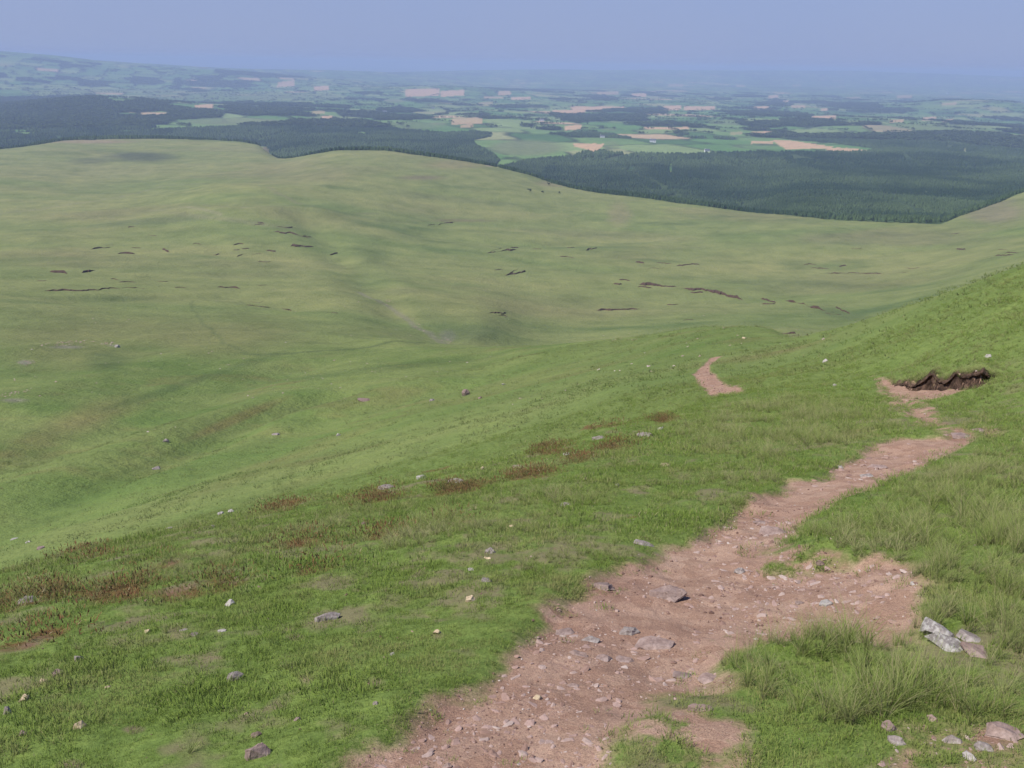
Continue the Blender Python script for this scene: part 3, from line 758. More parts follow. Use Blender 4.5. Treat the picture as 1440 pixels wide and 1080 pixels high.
def rots(n, tilt=.15, wind=None):
    r = np.stack([rng.normal(0, tilt, n), rng.normal(0, tilt, n), rng.uniform(0, 2 * np.pi, n)], 1)
    return r

GRASS = 1.0
turf_sets = []; tall_sets = []; heath_sets = []; far_sets = []
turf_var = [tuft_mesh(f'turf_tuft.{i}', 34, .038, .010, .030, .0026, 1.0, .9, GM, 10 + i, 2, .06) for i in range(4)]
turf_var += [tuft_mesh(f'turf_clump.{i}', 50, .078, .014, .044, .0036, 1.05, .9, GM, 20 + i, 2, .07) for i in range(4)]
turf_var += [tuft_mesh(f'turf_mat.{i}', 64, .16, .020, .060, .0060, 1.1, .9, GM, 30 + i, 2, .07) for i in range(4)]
for r0, r1, dens, v0, s0 in ((1.3, 3.2, 1250, 0, 1.0), (3.2, 6.0, 820, 0, 1.25), (6, 11, 210, 4, 1.15), (11, 22, 62, 8, 1.0), (22, 46, 20, 8, 1.3)):
    x, y, z, r = ring(r0, r1, dens * GRASS)
    dd = dirt_soft(x, y)
    patch = mottle(x, y)
    keep = (dd < -.015) | (rng.uniform(0, 1, len(x)) < .10 * (dd < .22) * (fbm(x, y, .25, 2, 158) > -.1)) 
    keep &= ~((scarp_face(x, y) > .3))
    keep &= rng.uniform(0, 1, len(x)) < np.clip(.80 + 1.0 * patch, .12, 1)
    h = heath_at(x, y, z)
    keep &= rng.uniform(0, 1, len(x)) > h * .6
    x, y, z, r, patch = x[keep], y[keep], z[keep], r[keep], patch[keep]; n = len(x)
    sc = s0 * rng.uniform(.5, 1.15, n) * (1 + .65 * fbm(x, y, .6, 3, 163))
    tint = np.clip(.06 + .95 * fbm(x, y, .50, 4, 165, .65) + .4 * fbm(x, y, 3.5, 2, 167) + rng.normal(0, .16, n), 0, .95)
    turf_sets.append((np.stack([x, y, z], 1), rots(n, .2), np.repeat(sc[:, None], 3, 1), v0 + rng.integers(0, 4, n), tint))
emit('turf', turf_sets, turf_var)

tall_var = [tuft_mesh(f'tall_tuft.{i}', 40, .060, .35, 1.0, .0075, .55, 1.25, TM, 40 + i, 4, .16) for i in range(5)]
EXCL = [(*hit0(np.array([u]), np.array([v]))[0], q) for u, v, q in ((1330, 905, .17), (1360, 915, .13), (998, 955, .10), (962, 950, .10), (985, 1000, .09), (1320, 925, .12))]
for pw, ln, dn in TALLW:
    c = pw.mean(0); rad = np.hypot(*(pw - c).T).max()
    dist = np.hypot(*c)
    area_n = int((420 if dist < 6 else 170 if dist < 12 else 60) * dn * math.pi * rad * rad * GRASS)
    area_n = min(area_n, 60000)
    a = rng.uniform(0, 2 * np.pi, area_n); q = rad * np.sqrt(rng.uniform(0, 1, area_n))
    x, y = c[0] + q * np.cos(a), c[1] + q * np.sin(a)
    s = sdf(pw, x, y)
    soft = .12 + .03 * dist
    cl = fbm(x, y, .38 if dist < 6 else .8, 3, 171)
    keep = (s + soft * .8 * cl > 0) & (dirt_soft(x, y) < .03) & (rng.uniform(0, 1, area_n) < .5 + 1.5 * cl) & ~(scarp_face(x, y) > .3)
    for ex, ey, er in EXCL: keep &= np.hypot(x - ex, y - ey) > er
    x, y, s, cl = x[keep], y[keep], s[keep], cl[keep]; n = len(x)
    if not n: continue
    z = ground_z(x, y)
    sc = ln * rng.uniform(.5, 1.1, n) * (.55 + .45 * sstep(-soft, soft * 1.6, s)) * (1 + .5 * cl)
    tint = np.clip(.20 + .7 * fbm(x, y, .7, 3, 175) + rng.normal(0, .18, n), 0, .9)
    wid = .9 + .05 * dist
    xy = np.where(dist < 6, 1.0, 1.35)
    rt = rots(n, .18); 
    tall_sets.append((np.stack([x, y, z], 1), rt, np.stack([sc * xy, sc * xy, sc], 1), rng.integers(0, 5, n), tint))
# turf hanging over the lip of the scar
na_ = 420
az_ = rng.uniform(np.arctan2(SCARP[:, 0], SCARP[:, 1]).min(), np.arctan2(SCARP[:, 0], SCARP[:, 1]).max(), na_)
o_ = np.argsort(np.arctan2(SCARP[:, 0], SCARP[:, 1]))
r_ = np.interp(az_, np.arctan2(SCARP[:, 0], SCARP[:, 1])[o_], np.hypot(SCARP[:, 0], SCARP[:, 1])[o_]) + rng.uniform(.12, .7, na_)
x, y = r_ * np.sin(az_), r_ * np.cos(az_)
sc = rng.uniform(.10, .24, na_)
tall_sets.append((np.stack([x, y, ground_z(x, y)], 1), np.stack([rng.normal(.5, .3, na_), rng.normal(0, .25, na_), -az_ + rng.normal(0, .4, na_)], 1), np.stack([sc * 1.5, sc * 1.5, sc], 1), rng.integers(0, 5, na_), np.clip(rng.normal(.25, .2, na_), 0, .9)))
# scattered longer tufts all over the turf
x, y, z, r = ring(2.2, 30, 7)
k = (dirt_soft(x, y) < -.02) & (rng.uniform(0, 1, len(x)) < .5 + .8 * fbm(x, y, 1.6, 3, 181)) & ~(scarp_face(x, y) > .3)
x, y, z, r = x[k], y[k], z[k], r[k]; n = len(x)
sc = rng.uniform(.07, .17, n)
tall_sets.append((np.stack([x, y, z], 1), rots(n, .25), np.stack([sc * 1.2, sc * 1.2, sc], 1), rng.integers(0, 5, n), np.clip(rng.normal(.3, .25, n), 0, .9)))
emit('tall_grass', tall_sets, tall_var)

heath_var = [tuft_mesh(f'heath_clump.{i}', 130, .19, .010, .034, .0065, 1.4, .4, HM, 60 + i, 2, .03) for i in range(4)]
x, y, z, r = ring(4, 34, 70)
h = heath_at(x, y, z)
k = (rng.uniform(0, 1, len(x)) < h * 1.0) & (dirt_soft(x, y) < -.02)
x, y, z, r = x[k], y[k], z[k], r[k]; n = len(x)
sc = rng.uniform(.7, 1.4, n) * (1 + .03 * r)
heath_sets.append((np.stack([x, y, z], 1), rots(n, .15), np.repeat(sc[:, None], 3, 1), rng.integers(0, 4, n), np.clip(.25 + .6 * fbm(x, y, .8, 2, 185) + rng.normal(0, .15, n), 0, 1)))
emit('heath', heath_sets, heath_var)

slope_var = [tuft_mesh(f'slope_tuft.{i}', 30, .36, .06, .20, .03, .9, .9, FM, 80 + i, 2, .05) for i in range(4)]
for r0, r1, dens in ((34, 70, 2.4), (70, 150, .5)):
    x, y, z, r = ring(r0, r1, dens)
    k = (dirt_soft(x, y) < -.1) & (rng.uniform(0, 1, len(x)) < .45 + .9 * fbm(x, y, 5, 3, 191))
    x, y, z, r = x[k], y[k], z[k], r[k]; n = len(x)
    sc = rng.uniform(.6, 1.3, n) * (.7 + r / 160)
    far_sets.append((np.stack([x, y, z], 1), rots(n, .15), np.stack([sc, sc, sc * .75], 1), rng.integers(0, 4, n), np.clip(.25 + .6 * fbm(x, y, 9, 3, 193), 0, .9)))
for r0, r1, dens, s0 in ((130, 360, .11, 1.7), (360, 950, .030, 3.6)):
    x, y, z, r = ring(r0, r1, dens)
    g_ = fbm(x, y * 1.3, 45, 4, 195, .6)
    k = rng.uniform(0, 1, len(x)) < .35 + 1.6 * g_
    x, y, z, r = x[k], y[k], z[k], r[k]; n = len(x)
    sc = s0 * rng.uniform(.4, 1.2, n)
    far_sets.append((np.stack([x, y, z - .05 * sc], 1), rots(n, .1), np.stack([sc * 1.2, sc * 1.2, sc * .6], 1), rng.integers(0, 4, n), np.clip(.3 + 1.1 * fbm(x, y, 70, 3, 197) + rng.normal(0, .15, n), 0, 1)))
emit('slope_grass', far_sets, slope_var)

# ------------------------------------------------------------------ stones
def stone_mat(name, c0, c1, c2, lichen=0.0):
    m, nt, nd, lk = new_mat(name)
    tc = nd.new('ShaderNodeTexCoord').outputs['Object']
    oi = nd.new('ShaderNodeObjectInfo')
    n1 = noise_node(nt, 9, 6, .65, tc); n2 = noise_node(nt, 60, 4, .7, tc); n3 = noise_node(nt, 34, 5, .65, tc)
    c = ramp(nt, n1, [(.3, c0), (.5, c1), (.7, c2)])
    c = mixc(nt, .8, c, ramp(nt, n2, [(.3, (.65, .65, .65)), (.5, (1, 1, 1)), (.72, (1.25, 1.25, 1.25))]), 'MULTIPLY')
    if lichen:
        c = mixc(nt, mth(nt, 'MULTIPLY', ramp(nt, n3, [(.5, (0, 0, 0)), (.58, (1, 1, 1))]), lichen), c, (.44, .43, .39))
    c = mixc(nt, 1.0, c, ramp(nt, oi.outputs['Random'], [(0, (.85, .85, .85)), (1, (1.12, 1.1, 1.08))]), 'MULTIPLY')
    nb = bump(nt, n1, .6, .02); nb = bump(nt, n2, .6, .006, nb)
    finish(nt, c, .85, .2, nb)
    return m
SM = {
    'pink': stone_mat('pink_sandstone', (.18, .122, .102), (.265, .195, .165), (.345, .268, .235)),
    'grey': stone_mat('grey_stone', (.165, .137, .120), (.245, .208, .186), (.32, .28, .252), .22),
    'white': stone_mat('white_quartz', (.27, .245, .22), (.38, .35, .315), (.47, .44, .40)),
    'tan': stone_mat('tan_stone', (.36, .27, .16), (.50, .40, .26), (.60, .51, .36)),
    'lichen': stone_mat('lichen_rock', (.13, .115, .105), (.22, .20, .185), (.31, .29, .265), .55),
    'brown': stone_mat('brown_stone', (.12, .085, .07), (.19, .135, .115), (.26, .195, .17)),
}

def stone_mesh(name, w, d, h, seed, sharp=.5):
    g = random.Random(seed)
    bm = bmesh.new()
    pts = []
    for k in range(13):
        a = g.uniform(0, 2 * math.pi); t = g.uniform(-1, 1)
        e = .62 + .38 * g.random()
        s = math.sqrt(1 - t * t * .75)
        pts.append((w * .5 * e * s * math.cos(a), d * .5 * e * s * math.sin(a), h * .5 * math.copysign(abs(t) ** .55, t)))
    for k in range(5):
        a = k * 1.257 + g.uniform(-.35, .35)
        pts.append((w * .5 * math.cos(a), d * .5 * math.sin(a), h * g.uniform(-.4, .3)))
    vs = [bm.verts.new(p) for p in pts]
    r = bmesh.ops.convex_hull(bm, input=vs)
    junk = list({e for e in r['geom_interior'] + r['geom_unused'] if isinstance(e, bmesh.types.BMVert)})
    bmesh.ops.delete(bm, geom=junk, context='VERTS')
    bmesh.ops.dissolve_limit(bm, angle_limit=R(9), verts=bm.verts[:], edges=bm.edges[:])
    sz = min(w, d, h)
    bmesh.ops.bevel(bm, geom=bm.edges[:], offset=sz * .07, segments=2, affect='EDGES', profile=.6, clamp_overlap=True)
    bmesh.ops.triangulate(bm, faces=bm.faces[:])
    bmesh.ops.subdivide_edges(bm, edges=bm.edges[:], cuts=1, use_grid_fill=True)
    bm.normal_update()
    off = Vector((seed * 3.1, seed * 1.7, 0))
    big = (w + d) * .5
    for v in bm.verts:
        q = v.co / big
        n = mnoise.fractal(q * 3.2 + off, 1, 2, 3) * .065 * big + mnoise.noise(q * 11 + off) * .012 * big
        v.co += v.normal * n * min(1.0, h / big * 1.6)
    me = bpy.data.meshes.new(name); bm.to_mesh(me); bm.free()
    return me

def tops(u, v):
    az, t = ray(np.array([u]), np.array([v]))
    rr = RR[(RR > 1.2) & (RR < 3000)]
    x = rr * math.sin(az[0]); y = rr * math.cos(az[0])
    g = ground_z(x, y) + rr * t[0]
    k = int(np.argmax(g > 0)) if (g > 0).any() else len(rr) - 1
    k = max(k, 1)
    f = np.clip(-g[k - 1] / (g[k] - g[k - 1] + 1e-12), 0, 1)
    r = rr[k - 1] + (rr[k] - rr[k - 1]) * f
    return r * math.sin(az[0]), r * math.cos(az[0]), r, float(t[0])

def add_stone(i, u, v, w, h, kind, label, cat='stone', name=None, yaw=None, group=None, bury=.42, flat=None):
    x, y, r, t = tops(u, v + h * .3)
    dist = r * math.sqrt(1 + t * t); dep = math.atan(t)
    W = w / F * dist; Hpx = h / F * dist
    D = W * (.62 + .3 * ((i * 37) % 10) / 10)
    D = min(D, Hpx / max(math.sin(dep), .2) * (1.0 if flat else .62))
    hh = max((Hpx - .72 * D * math.sin(dep)) / math.cos(dep), .28 * D, .22 * W)
    if flat: hh = flat * W
    hh *= 1 + bury
    nm = name or ('boulder' if W > .6 else 'stone')
    me = stone_mesh(nm, W * 1.08, D * 1.08, hh, i + 3)
    o = link(nm, me, SM[kind])
    z = float(ground_z(np.array([x]), np.array([y]))[0])
    o.location = (x, y, z + hh * (.5 - bury))
    az = math.atan2(x, y)
    o.rotation_euler = (random.uniform(-.12, .12), random.uniform(-.12, .12), (yaw if yaw is not None else random.uniform(-.35, .35)) - az)
    o['label'] = label; o['category'] = cat
    if group: o['group'] = group
    return o

SLAB = 'slabs bedded in the path'; TURFG = 'stones in the near turf'; BROWG = 'stones along the brow'; SLG = 'stones on the far slope'; GRG = 'stones in the worn ground'
STONES = [
    # the path
    (938, 832, 52, 27, 'pink', 'largest angular pink sandstone rock on the path, dark shaded underside', 'rock', SLAB, .1),
    (847, 820, 36, 22, 'pink', 'tilted pink-grey stone on the grassy left edge of the path', 'stone', SLAB, -.6),
    (919, 900, 54, 26, 'pink', 'broad flat pink slab bedded in the path, widest there', 'slab', SLAB, .05),
    (884, 886, 28, 15, 'grey', 'grey stone touching the left end of the broad flat path slab', 'stone', SLAB, .2),
    (795, 885, 28, 17, 'pink', 'flat pinkish slab nearest the left turf edge of the path', 'slab', SLAB, -.1),
    (830, 898, 27, 12, 'grey', 'thin greyish slab flush with the soil between two pink slabs', 'slab', SLAB, .1),
    (815, 919, 30, 9, 'pink', 'narrow sliver of pink rock below the thin greyish slab', 'slab', SLAB, -.4),
    (848, 923, 24, 12, 'pink', 'small pink slab just right of the narrow sliver of rock', 'slab', SLAB, .3),
    (879, 926, 26, 11, 'pink', 'low pink slab in front of the broad flat path slab', 'slab', SLAB, .0),
    (806, 963, 18, 6, 'pink', 'small flush pink flake in the middle of the near path', 'flake', SLAB, .1),
    (755, 980, 14, 9, 'tan', 'pale rounded pebble in the bare near path', 'pebble', SLAB, None),
    (628, 1076, 15, 10, 'pink', 'pale pink pebble at the bottom edge of the path', 'pebble', SLAB, None),
    (1090, 746, 42, 15, 'pink', 'long grey-pink slab lying across the path where it narrows', 'slab', SLAB, .1),
    (1070, 733, 22, 8, 'pink', 'small slab just above the long slab where the path narrows', 'slab', SLAB, .3),
    (1040, 802, 15, 11, 'grey', 'small grey stone beside the grass strip in the wide worn area', 'stone', SLAB, None),
    (1181, 656, 10, 7, 'white', 'white pebble on the upper part of the path', 'pebble', SLAB, None),
    (1235, 655, 26, 9, 'pink', 'pinkish rock ledge on the upper path below its top bend', 'slab', SLAB, .1),
    (1355, 611, 30, 11, 'pink', 'pale pink slab at the top right end of the path', 'slab', SLAB, .2),
    (1375, 604, 14, 7, 'pink', 'small pale block just beyond the slab at the end of the path', 'stone', SLAB, None),
    (1220, 668, 20, 7, 'grey', 'grey-pink flake in front of the ledge on the upper path', 'flake', SLAB, None),
    (962, 945, 34, 20, 'pink', 'pink-grey slab left of the big grass tussock, left one of a leaning pair', 'slab', SLAB, .2),
    (998, 948, 32, 28, 'pink', 'pink slab against the big grass tussock, right one of a leaning pair', 'slab', SLAB, -.5),
    (985, 995, 37, 14, 'pink', 'pink wedge-shaped stone on the grass below the leaning pair of slabs', 'stone', SLAB, .05),
    # worn ground at the right
    (1153, 791, 11, 9, 'brown', 'small brown stone at the upper rim of the worn ground', 'stone', GRG, None),
    (1160, 847, 18, 11, 'white', 'white-pink stone casting a dark shadow in the worn ground', 'stone', GRG, None),
    (1124, 847, 14, 8, 'pink', 'pale pink stone just left of the white-pink one in the worn ground', 'stone', GRG, None),
    (1285, 820, 9, 6, 'white', 'tiny white stone at the right rim of the worn ground', 'pebble', GRG, None),
    (1318, 882, 44, 30, 'lichen', 'upper lump of grey lichened rock in grass right of the worn ground', 'rock', GRG, -.2),
    (1334, 902, 60, 24, 'lichen', 'lower and longer lump of white-crusted lichened rock in grass', 'rock', GRG, -.45),
    (1366, 893, 44, 14, 'grey', 'thin grey slab half hidden in grass behind the lichened rock', 'slab', GRG, -.3),
    (1376, 914, 44, 20, 'pink', 'pinkish tail-end rock in grass right of the lichened rock', 'rock', GRG, -.5),
    (1250, 1020, 21, 17, 'pink', 'pink block on the bare patch below the big grass tussock', 'stone', GRG, None),
    (1261, 1040, 23, 15, 'grey', 'grey-pink stone directly below the pink block near the bottom edge', 'stone', GRG, None),
    (1310, 1010, 13, 11, 'pink', 'little pink stone at the lower fringe of the big grass tussock', 'stone', GRG, None),
    (1408, 1026, 44, 26, 'pink', 'large rounded grey-pink rock in the bottom right corner', 'rock', GRG, .1),
    (1383, 1049, 20, 16, 'grey', 'pale grey stone just below the rounded rock in the bottom right corner', 'stone', GRG, None),
    (1363, 1063, 16, 13, 'white', 'brightest white stone in the bottom right corner', 'stone', GRG, None),
    (1340, 1040, 26, 13, 'grey', 'mottled grey stone left of the rounded rock in the bottom right corner', 'stone', GRG, None),
    # near turf, left
    (460, 865, 36, 17, 'grey', 'pale angular wedge of stone, largest in the left turf', 'stone', TURFG, .1),
    (321, 847, 17, 13, 'white', 'white stone in the turf left of the pale wedge', 'stone', TURFG, None),
    (363, 1055, 34, 25, 'pink', 'squarish dull pink rock in the turf near the bottom edge', 'rock', TURFG, .1),
    (360, 1032, 14, 10, 'brown', 'dark little stone just above the squarish pink rock', 'stone', TURFG, None),
    (330, 950, 24, 16, 'grey', 'grey stone in open turf midway below the white stone', 'stone', TURFG, None),
    (113, 1019, 17, 13, 'tan', 'cream-coloured stone in the bottom left turf', 'stone', TURFG, None),
    (33, 1030, 11, 9, 'pink', 'small pink-white stone left of the cream-coloured stone', 'stone', TURFG, None),
    (10, 999, 11, 14, 'grey', 'upright grey stone at the left edge of the turf', 'stone', TURFG, None),
    (34, 981, 14, 12, 'tan', 'tan stone right of the upright grey one at the left edge', 'stone', TURFG, None),
    (81, 945, 14, 14, 'pink', 'reddish stone, larger of two touching in the left turf', 'stone', TURFG, None),
    (61, 957, 9, 8, 'tan', 'small tan stone beside the reddish stone in the left turf', 'stone', TURFG, None),
    (111, 925, 13, 11, 'grey', 'rounded grey stone above the reddish stone in the left turf', 'stone', TURFG, None),
    (151, 965, 9, 5, 'tan', 'tiny tan pebble right of the reddish stone', 'pebble', TURFG, None),
    (207, 887, 10, 7, 'tan', 'tan pebble left of a row of three grey stones', 'pebble', TURFG, None),
    (258, 885, 13, 5, 'grey', 'flat left stone in the row of three grey stones', 'stone', TURFG, None),
    (274, 891, 10, 8, 'grey', 'middle stone in the row of three grey stones', 'stone', TURFG, None),
    (312, 886, 12, 7, 'white', 'pale right-hand stone in the row of three grey stones', 'stone', TURFG, None),
    (418, 1010, 11, 7, 'pink', 'pinkish pebble up and right of the squarish pink rock', 'pebble', TURFG, None),
    (37, 843, 24, 12, 'grey', 'pale flat boulder among brown heath at the left edge', 'stone', TURFG, .1),
    (690, 773, 17, 12, 'grey', 'rounded grey stone in turf above the cream-yellow stone', 'stone', TURFG, None),
    (687, 784, 13, 5, 'tan', 'thin pale stone touching the foot of the rounded grey stone', 'stone', TURFG, None),
    (663, 800, 11, 7, 'white', 'small pale stone between the grey stone and the cream-yellow stone', 'stone', TURFG, None),
    (684, 815, 17, 9, 'grey', 'low mottled stone just above right of the cream-yellow stone', 'stone', TURFG, None),
    (662, 841, 17, 12, 'tan', 'cream-yellow stone in bright turf left of the path', 'stone', TURFG, None),
    (615, 888, 11, 9, 'tan', 'tan stone on a bald spot in the turf left of the path', 'stone', TURFG, None),
    (552, 919, 7, 7, 'white', 'tiny white stone in the turf left of the path', 'pebble', TURFG, None),
    (528, 988, 8, 7, 'grey', 'tiny grey stone below the dry scuffed patch', 'pebble', TURFG, None),
    (905, 763, 32, 7, 'grey', 'long flat pale stone in grass above the path bend', 'slab', TURFG, .05),
    # along the brow
    (545, 683, 25, 12, 'grey', 'grey flat stone, leftmost of the larger stones on the brow', 'stone', BROWG, .1),
    (593, 671, 15, 11, 'white', 'white-grey stone standing on the brow', 'stone', BROWG, None),
    (640, 676, 28, 8, 'grey', 'low grey slab half sunk in the brow grass', 'slab', BROWG, .2),
    (678, 658, 6, 6, 'tan', 'small pale stone between the low slab and the grey block', 'pebble', BROWG, None),
    (728, 655, 18, 8, 'grey', 'grey block in the middle of the brow among brown moss', 'stone', BROWG, None),
    (797, 638, 11, 6, 'white', 'small whitish stone on the brow right of the brown moss', 'stone', BROWG, None),
    (842, 615, 20, 7, 'grey', 'flat grey stone on the upper brow', 'stone', BROWG, .1),
    (905, 610, 24, 9, 'grey', 'wide grey stone near the right end of the brow', 'stone', BROWG, .1),
    (929, 602, 9, 7, 'white', 'pale stone beside the wide grey stone on the brow', 'stone', BROWG, None),
    (935, 653, 14, 8, 'tan', 'orange-tan stone in the grass right of the brow', 'stone', BROWG, None),
    (868, 681, 6, 5, 'white', 'tiny white pebble in the grass below the orange-tan stone', 'pebble', BROWG, None),
    (797, 708, 20, 7, 'grey', 'flat grey stone in long grass above the turf', 'stone', BROWG, .1),
    (720, 739, 8, 5, 'tan', 'cream pebble below the long grass of the brow', 'pebble', BROWG, None),
    (512, 735, 10, 6, 'brown', 'dull stone in grass below the brow, left of the long grass', 'stone', BROWG, None),
    # the slope beyond
    (655, 552, 14, 13, 'pink', 'biggest pinkish boulder alone on the green slope', 'boulder', SLG, None),
    (675, 559, 6, 5, 'pink', 'small stone just right of the biggest pinkish boulder', 'stone', SLG, None),
    (608, 562, 9, 5, 'grey', 'flat grey stone left of the biggest pinkish boulder', 'stone', SLG, None),
    (512, 561, 19, 7, 'brown', 'dark slab on the slope well left of the pinkish boulder', 'boulder', SLG, -.3),
    (708, 540, 5, 4, 'white', 'white speck of stone above right of the pinkish boulder', 'stone', SLG, None),
    (233, 619, 9, 6, 'grey', 'grey boulder on the left slope, upper of two', 'boulder', SLG, None),
    (220, 658, 11, 6, 'grey', 'grey boulder on the left slope, lower of two', 'boulder', SLG, None),
    (310, 721, 9, 6, 'white', 'left one of two white stones just beyond the brow', 'stone', SLG, None),
    (325, 718, 9, 6, 'white', 'right one of two white stones just beyond the brow', 'stone', SLG, None),
    (301, 740, 7, 7, 'grey', 'pale stone below the two white stones beyond the brow', 'stone', SLG, None),
    (238, 742, 9, 4, 'grey', 'dull low stone left of the two white stones', 'stone', SLG, None),
    (57, 770, 10, 7, 'pink', 'lilac-grey boulder at the foot of the left slope', 'boulder', SLG, None),
    (20, 757, 10, 4, 'white', 'pale flat stone at the left edge of the slope', 'stone', SLG, None),
    (40, 762, 8, 3, 'white', 'pale flat stone just above the lilac-grey boulder', 'stone', SLG, None),
    (388, 610, 11, 5, 'grey', 'faint grey rock in the middle of the left slope', 'boulder', SLG, None),
    (476, 611, 7, 6, 'white', 'pale stone on the slope right of the faint grey rock', 'stone', SLG, None),
    (1161, 507, 7, 6, 'white', 'white stone on the right-hand hillside', 'stone', SLG, None),
    (1174, 541, 5, 5, 'white', 'white pebble at the foot of the right-hand hillside', 'pebble', SLG, None),
    (1389, 500, 10, 6, 'white', 'pale stone above the black peat scar', 'stone', SLG, None),
    (1046, 475, 6, 4, 'tan', 'tan stone on the grassy knoll at the end of the spur', 'stone', SLG, None),
    (165, 487, 7, 5, 'white', 'bright boulder among scree on the left moor', 'boulder', SLG, None),
]
for i, s in enumerate(STONES):
    u, v, w, h, kd, lb, ct, gp, yaw = s
    slab = ct in ('slab', 'flake')
    add_stone(i, u, v, w, h, kd, lb, ct, ct if ct != 'stone' else None, yaw, gp, flat=.16 if slab else None)

# small loose stones: gravel on the bare earth, scree on the moor
def pebble_var(k, mat):
    out = []
    for i in range(k):
        me = stone_mesh(f'pebble_kind.{i}', 1, .8, .55, 400 + i * 7); me.materials.append(mat); out.append(me)
    return out
pm, nt, nd, lk = new_mat('gravel')
tc = nd.new('ShaderNodeTexCoord').outputs['Object']
t = attr(nt, 'tint', 'INSTANCER').outputs['Fac']
c = ramp(nt, t, [(0, (.15, .09, .07)), (.35, (.26, .165, .125)), (.65, (.34, .235, .195)), (.9, (.37, .28, .235)), (1, (.46, .39, .34))])
c = mixc(nt, .6, c, ramp(nt, noise_node(nt, 4, 4, .6, tc), [(.3, (.7, .7, .7)), (.7, (1.2, 1.2, 1.2))]), 'MULTIPLY')
finish(nt, c, .9, .15)
sets = []
for r0, r1, dens, smin, smax in ((1.3, 4.2, 1600, .005, .018), (1.3, 8, 90, .015, .045), (4.2, 9, 260, .010, .032), (9, 22, 40, .02, .06), (20, 60, 8, .05, .16)):
    x, y, z, r = ring(r0, r1, dens)
    dd = dirt_soft(x, y)
    k = (dd > .0) & (rng.uniform(0, 1, len(x)) < .45 + 1.1 * fbm(x, y, .5, 3, 201))
    k |= (rng.uniform(0, 1, len(x)) < .012) & (r < 9)
    x, y, z, r = x[k], y[k], z[k], r[k]; n = len(x)
    s = smin + (smax - smin) * rng.uniform(0, 1, n) ** 4
    sets.append((np.stack([x, y, z + s * .1], 1), rots(n, .25), s[:, None] * np.stack([rng.uniform(.8, 1.3, n), rng.uniform(.7, 1.2, n), rng.uniform(.6, 1.1, n)], 1), rng.integers(0, 6, n), rng.uniform(0, 1, n) ** 1.5))
for pl, n in (([(740, 900), (800, 870), (1000, 880), (1010, 930), (930, 975), (760, 1000), (660, 1010)], 260), ([(960, 820), (1060, 780), (1280, 790), (1290, 870), (1180, 885), (980, 880)], 420), ([(960, 760), (1060, 720), (1130, 720), (1100, 770), (1000, 800)], 160), ([(1110, 690), (1200, 640), (1330, 610), (1340, 630), (1240, 690)], 160), ([(1230, 1000), (1440, 1000), (1440, 1080), (1230, 1080)], 45), ([(520, 1080), (640, 1000), (860, 1000), (860, 1080)], 200)):
    pw = poly_w(pl); lo, hi = pw.min(0), pw.max(0)
    x = rng.uniform(lo[0], hi[0], n * 3); y = rng.uniform(lo[1], hi[1], n * 3)
    k = inside(pw, x, y) & (dirt_soft(x, y) > -.04); x, y = x[k][:n], y[k][:n]; m = len(x); d_ = np.hypot(x, y)
    q = (.012 + .038 * rng.uniform(0, 1, m) ** 3) * (.7 + d_ / 9)
    sets.append((np.stack([x, y, ground_z(x, y)], 1), rots(m, .16), q[:, None] * np.stack([rng.uniform(1, 1.7, m), rng.uniform(.7, 1.3, m), rng.uniform(.35, .7, m)], 1), rng.integers(0, 6, m), rng.uniform(.25, .95, m)))
emit('gravel', sets, pebble_var(6, pm))
sets = []
for cu, cv, a, b, n in ((635, 474, 13, 9, 90), (95, 488, 36, 3.5, 60), (40, 511, 10, 4, 24), (22, 563, 24, 4, 40), (150, 486, 16, 2, 20), (585, 445, 12, 6, 16), (545, 420, 8, 5, 12), (860, 480, 24, 3, 16), (890, 478, 10, 2, 10)):
    uu = rng.normal(cu, a * .5, n); vv = cv + rng.normal(0, b * .5, n) + (.75 * (uu - cu) if cu in (635, 585) else -.1 * (uu - cu))
    p = hit0(uu, vv); x, y = p[:, 0], p[:, 1]; r = np.hypot(x, y)
    s = rng.uniform(.25, 1.0, n) * r / 380
    sets.append((np.stack([x, y, ground_z(x, y)], 1), rots(n, .2), s[:, None] * np.stack([rng.uniform(.8, 1.5, n), rng.uniform(.7, 1.2, n), rng.uniform(.4, .8, n)], 1), rng.integers(0, 6, n), rng.uniform(.35, .9, n)))
n = 900
uu = rng.uniform(-60, 1300, n); vv = rng.uniform(400, 660, n)
p = hit0(uu, vv); x, y = p[:, 0], p[:, 1]; r = np.hypot(x, y)
k = (r > 60) & (r < 700) & (fbm(x, y, 40, 2, 207) > .1)
x, y, r = x[k], y[k], r[k]; n = len(x)
s = rng.uniform(.15, .7, n) ** 1.5 * np.sqrt(r / 150)
sets.append((np.stack([x, y, ground_z(x, y)], 1), rots(n, .2), s[:, None] * np.stack([rng.uniform(.8, 1.5, n), rng.uniform(.7, 1.2, n), rng.uniform(.5, .9, n)], 1), rng.integers(0, 6, n), rng.uniform(.7, 1, n)))
emit('scree', sets, pebble_var(6, pm))

# ------------------------------------------------------------------ peat banks: eroded black faces across the moor
ptm, nt, nd, lk = new_mat('peat')
geo = nd.new('ShaderNodeNewGeometry').outputs['Position']
n1 = noise_node(nt, 3.5, 6, .7, geo)
c = ramp(nt, n1, [(.3, (.024, .016, .012)), (.46, (.058, .038, .027)), (.58, (.12, .075, .052)), (.75, (.20, .13, .095))])
finish(nt, c, .95, .05, bump(nt, n1, .9, .15))

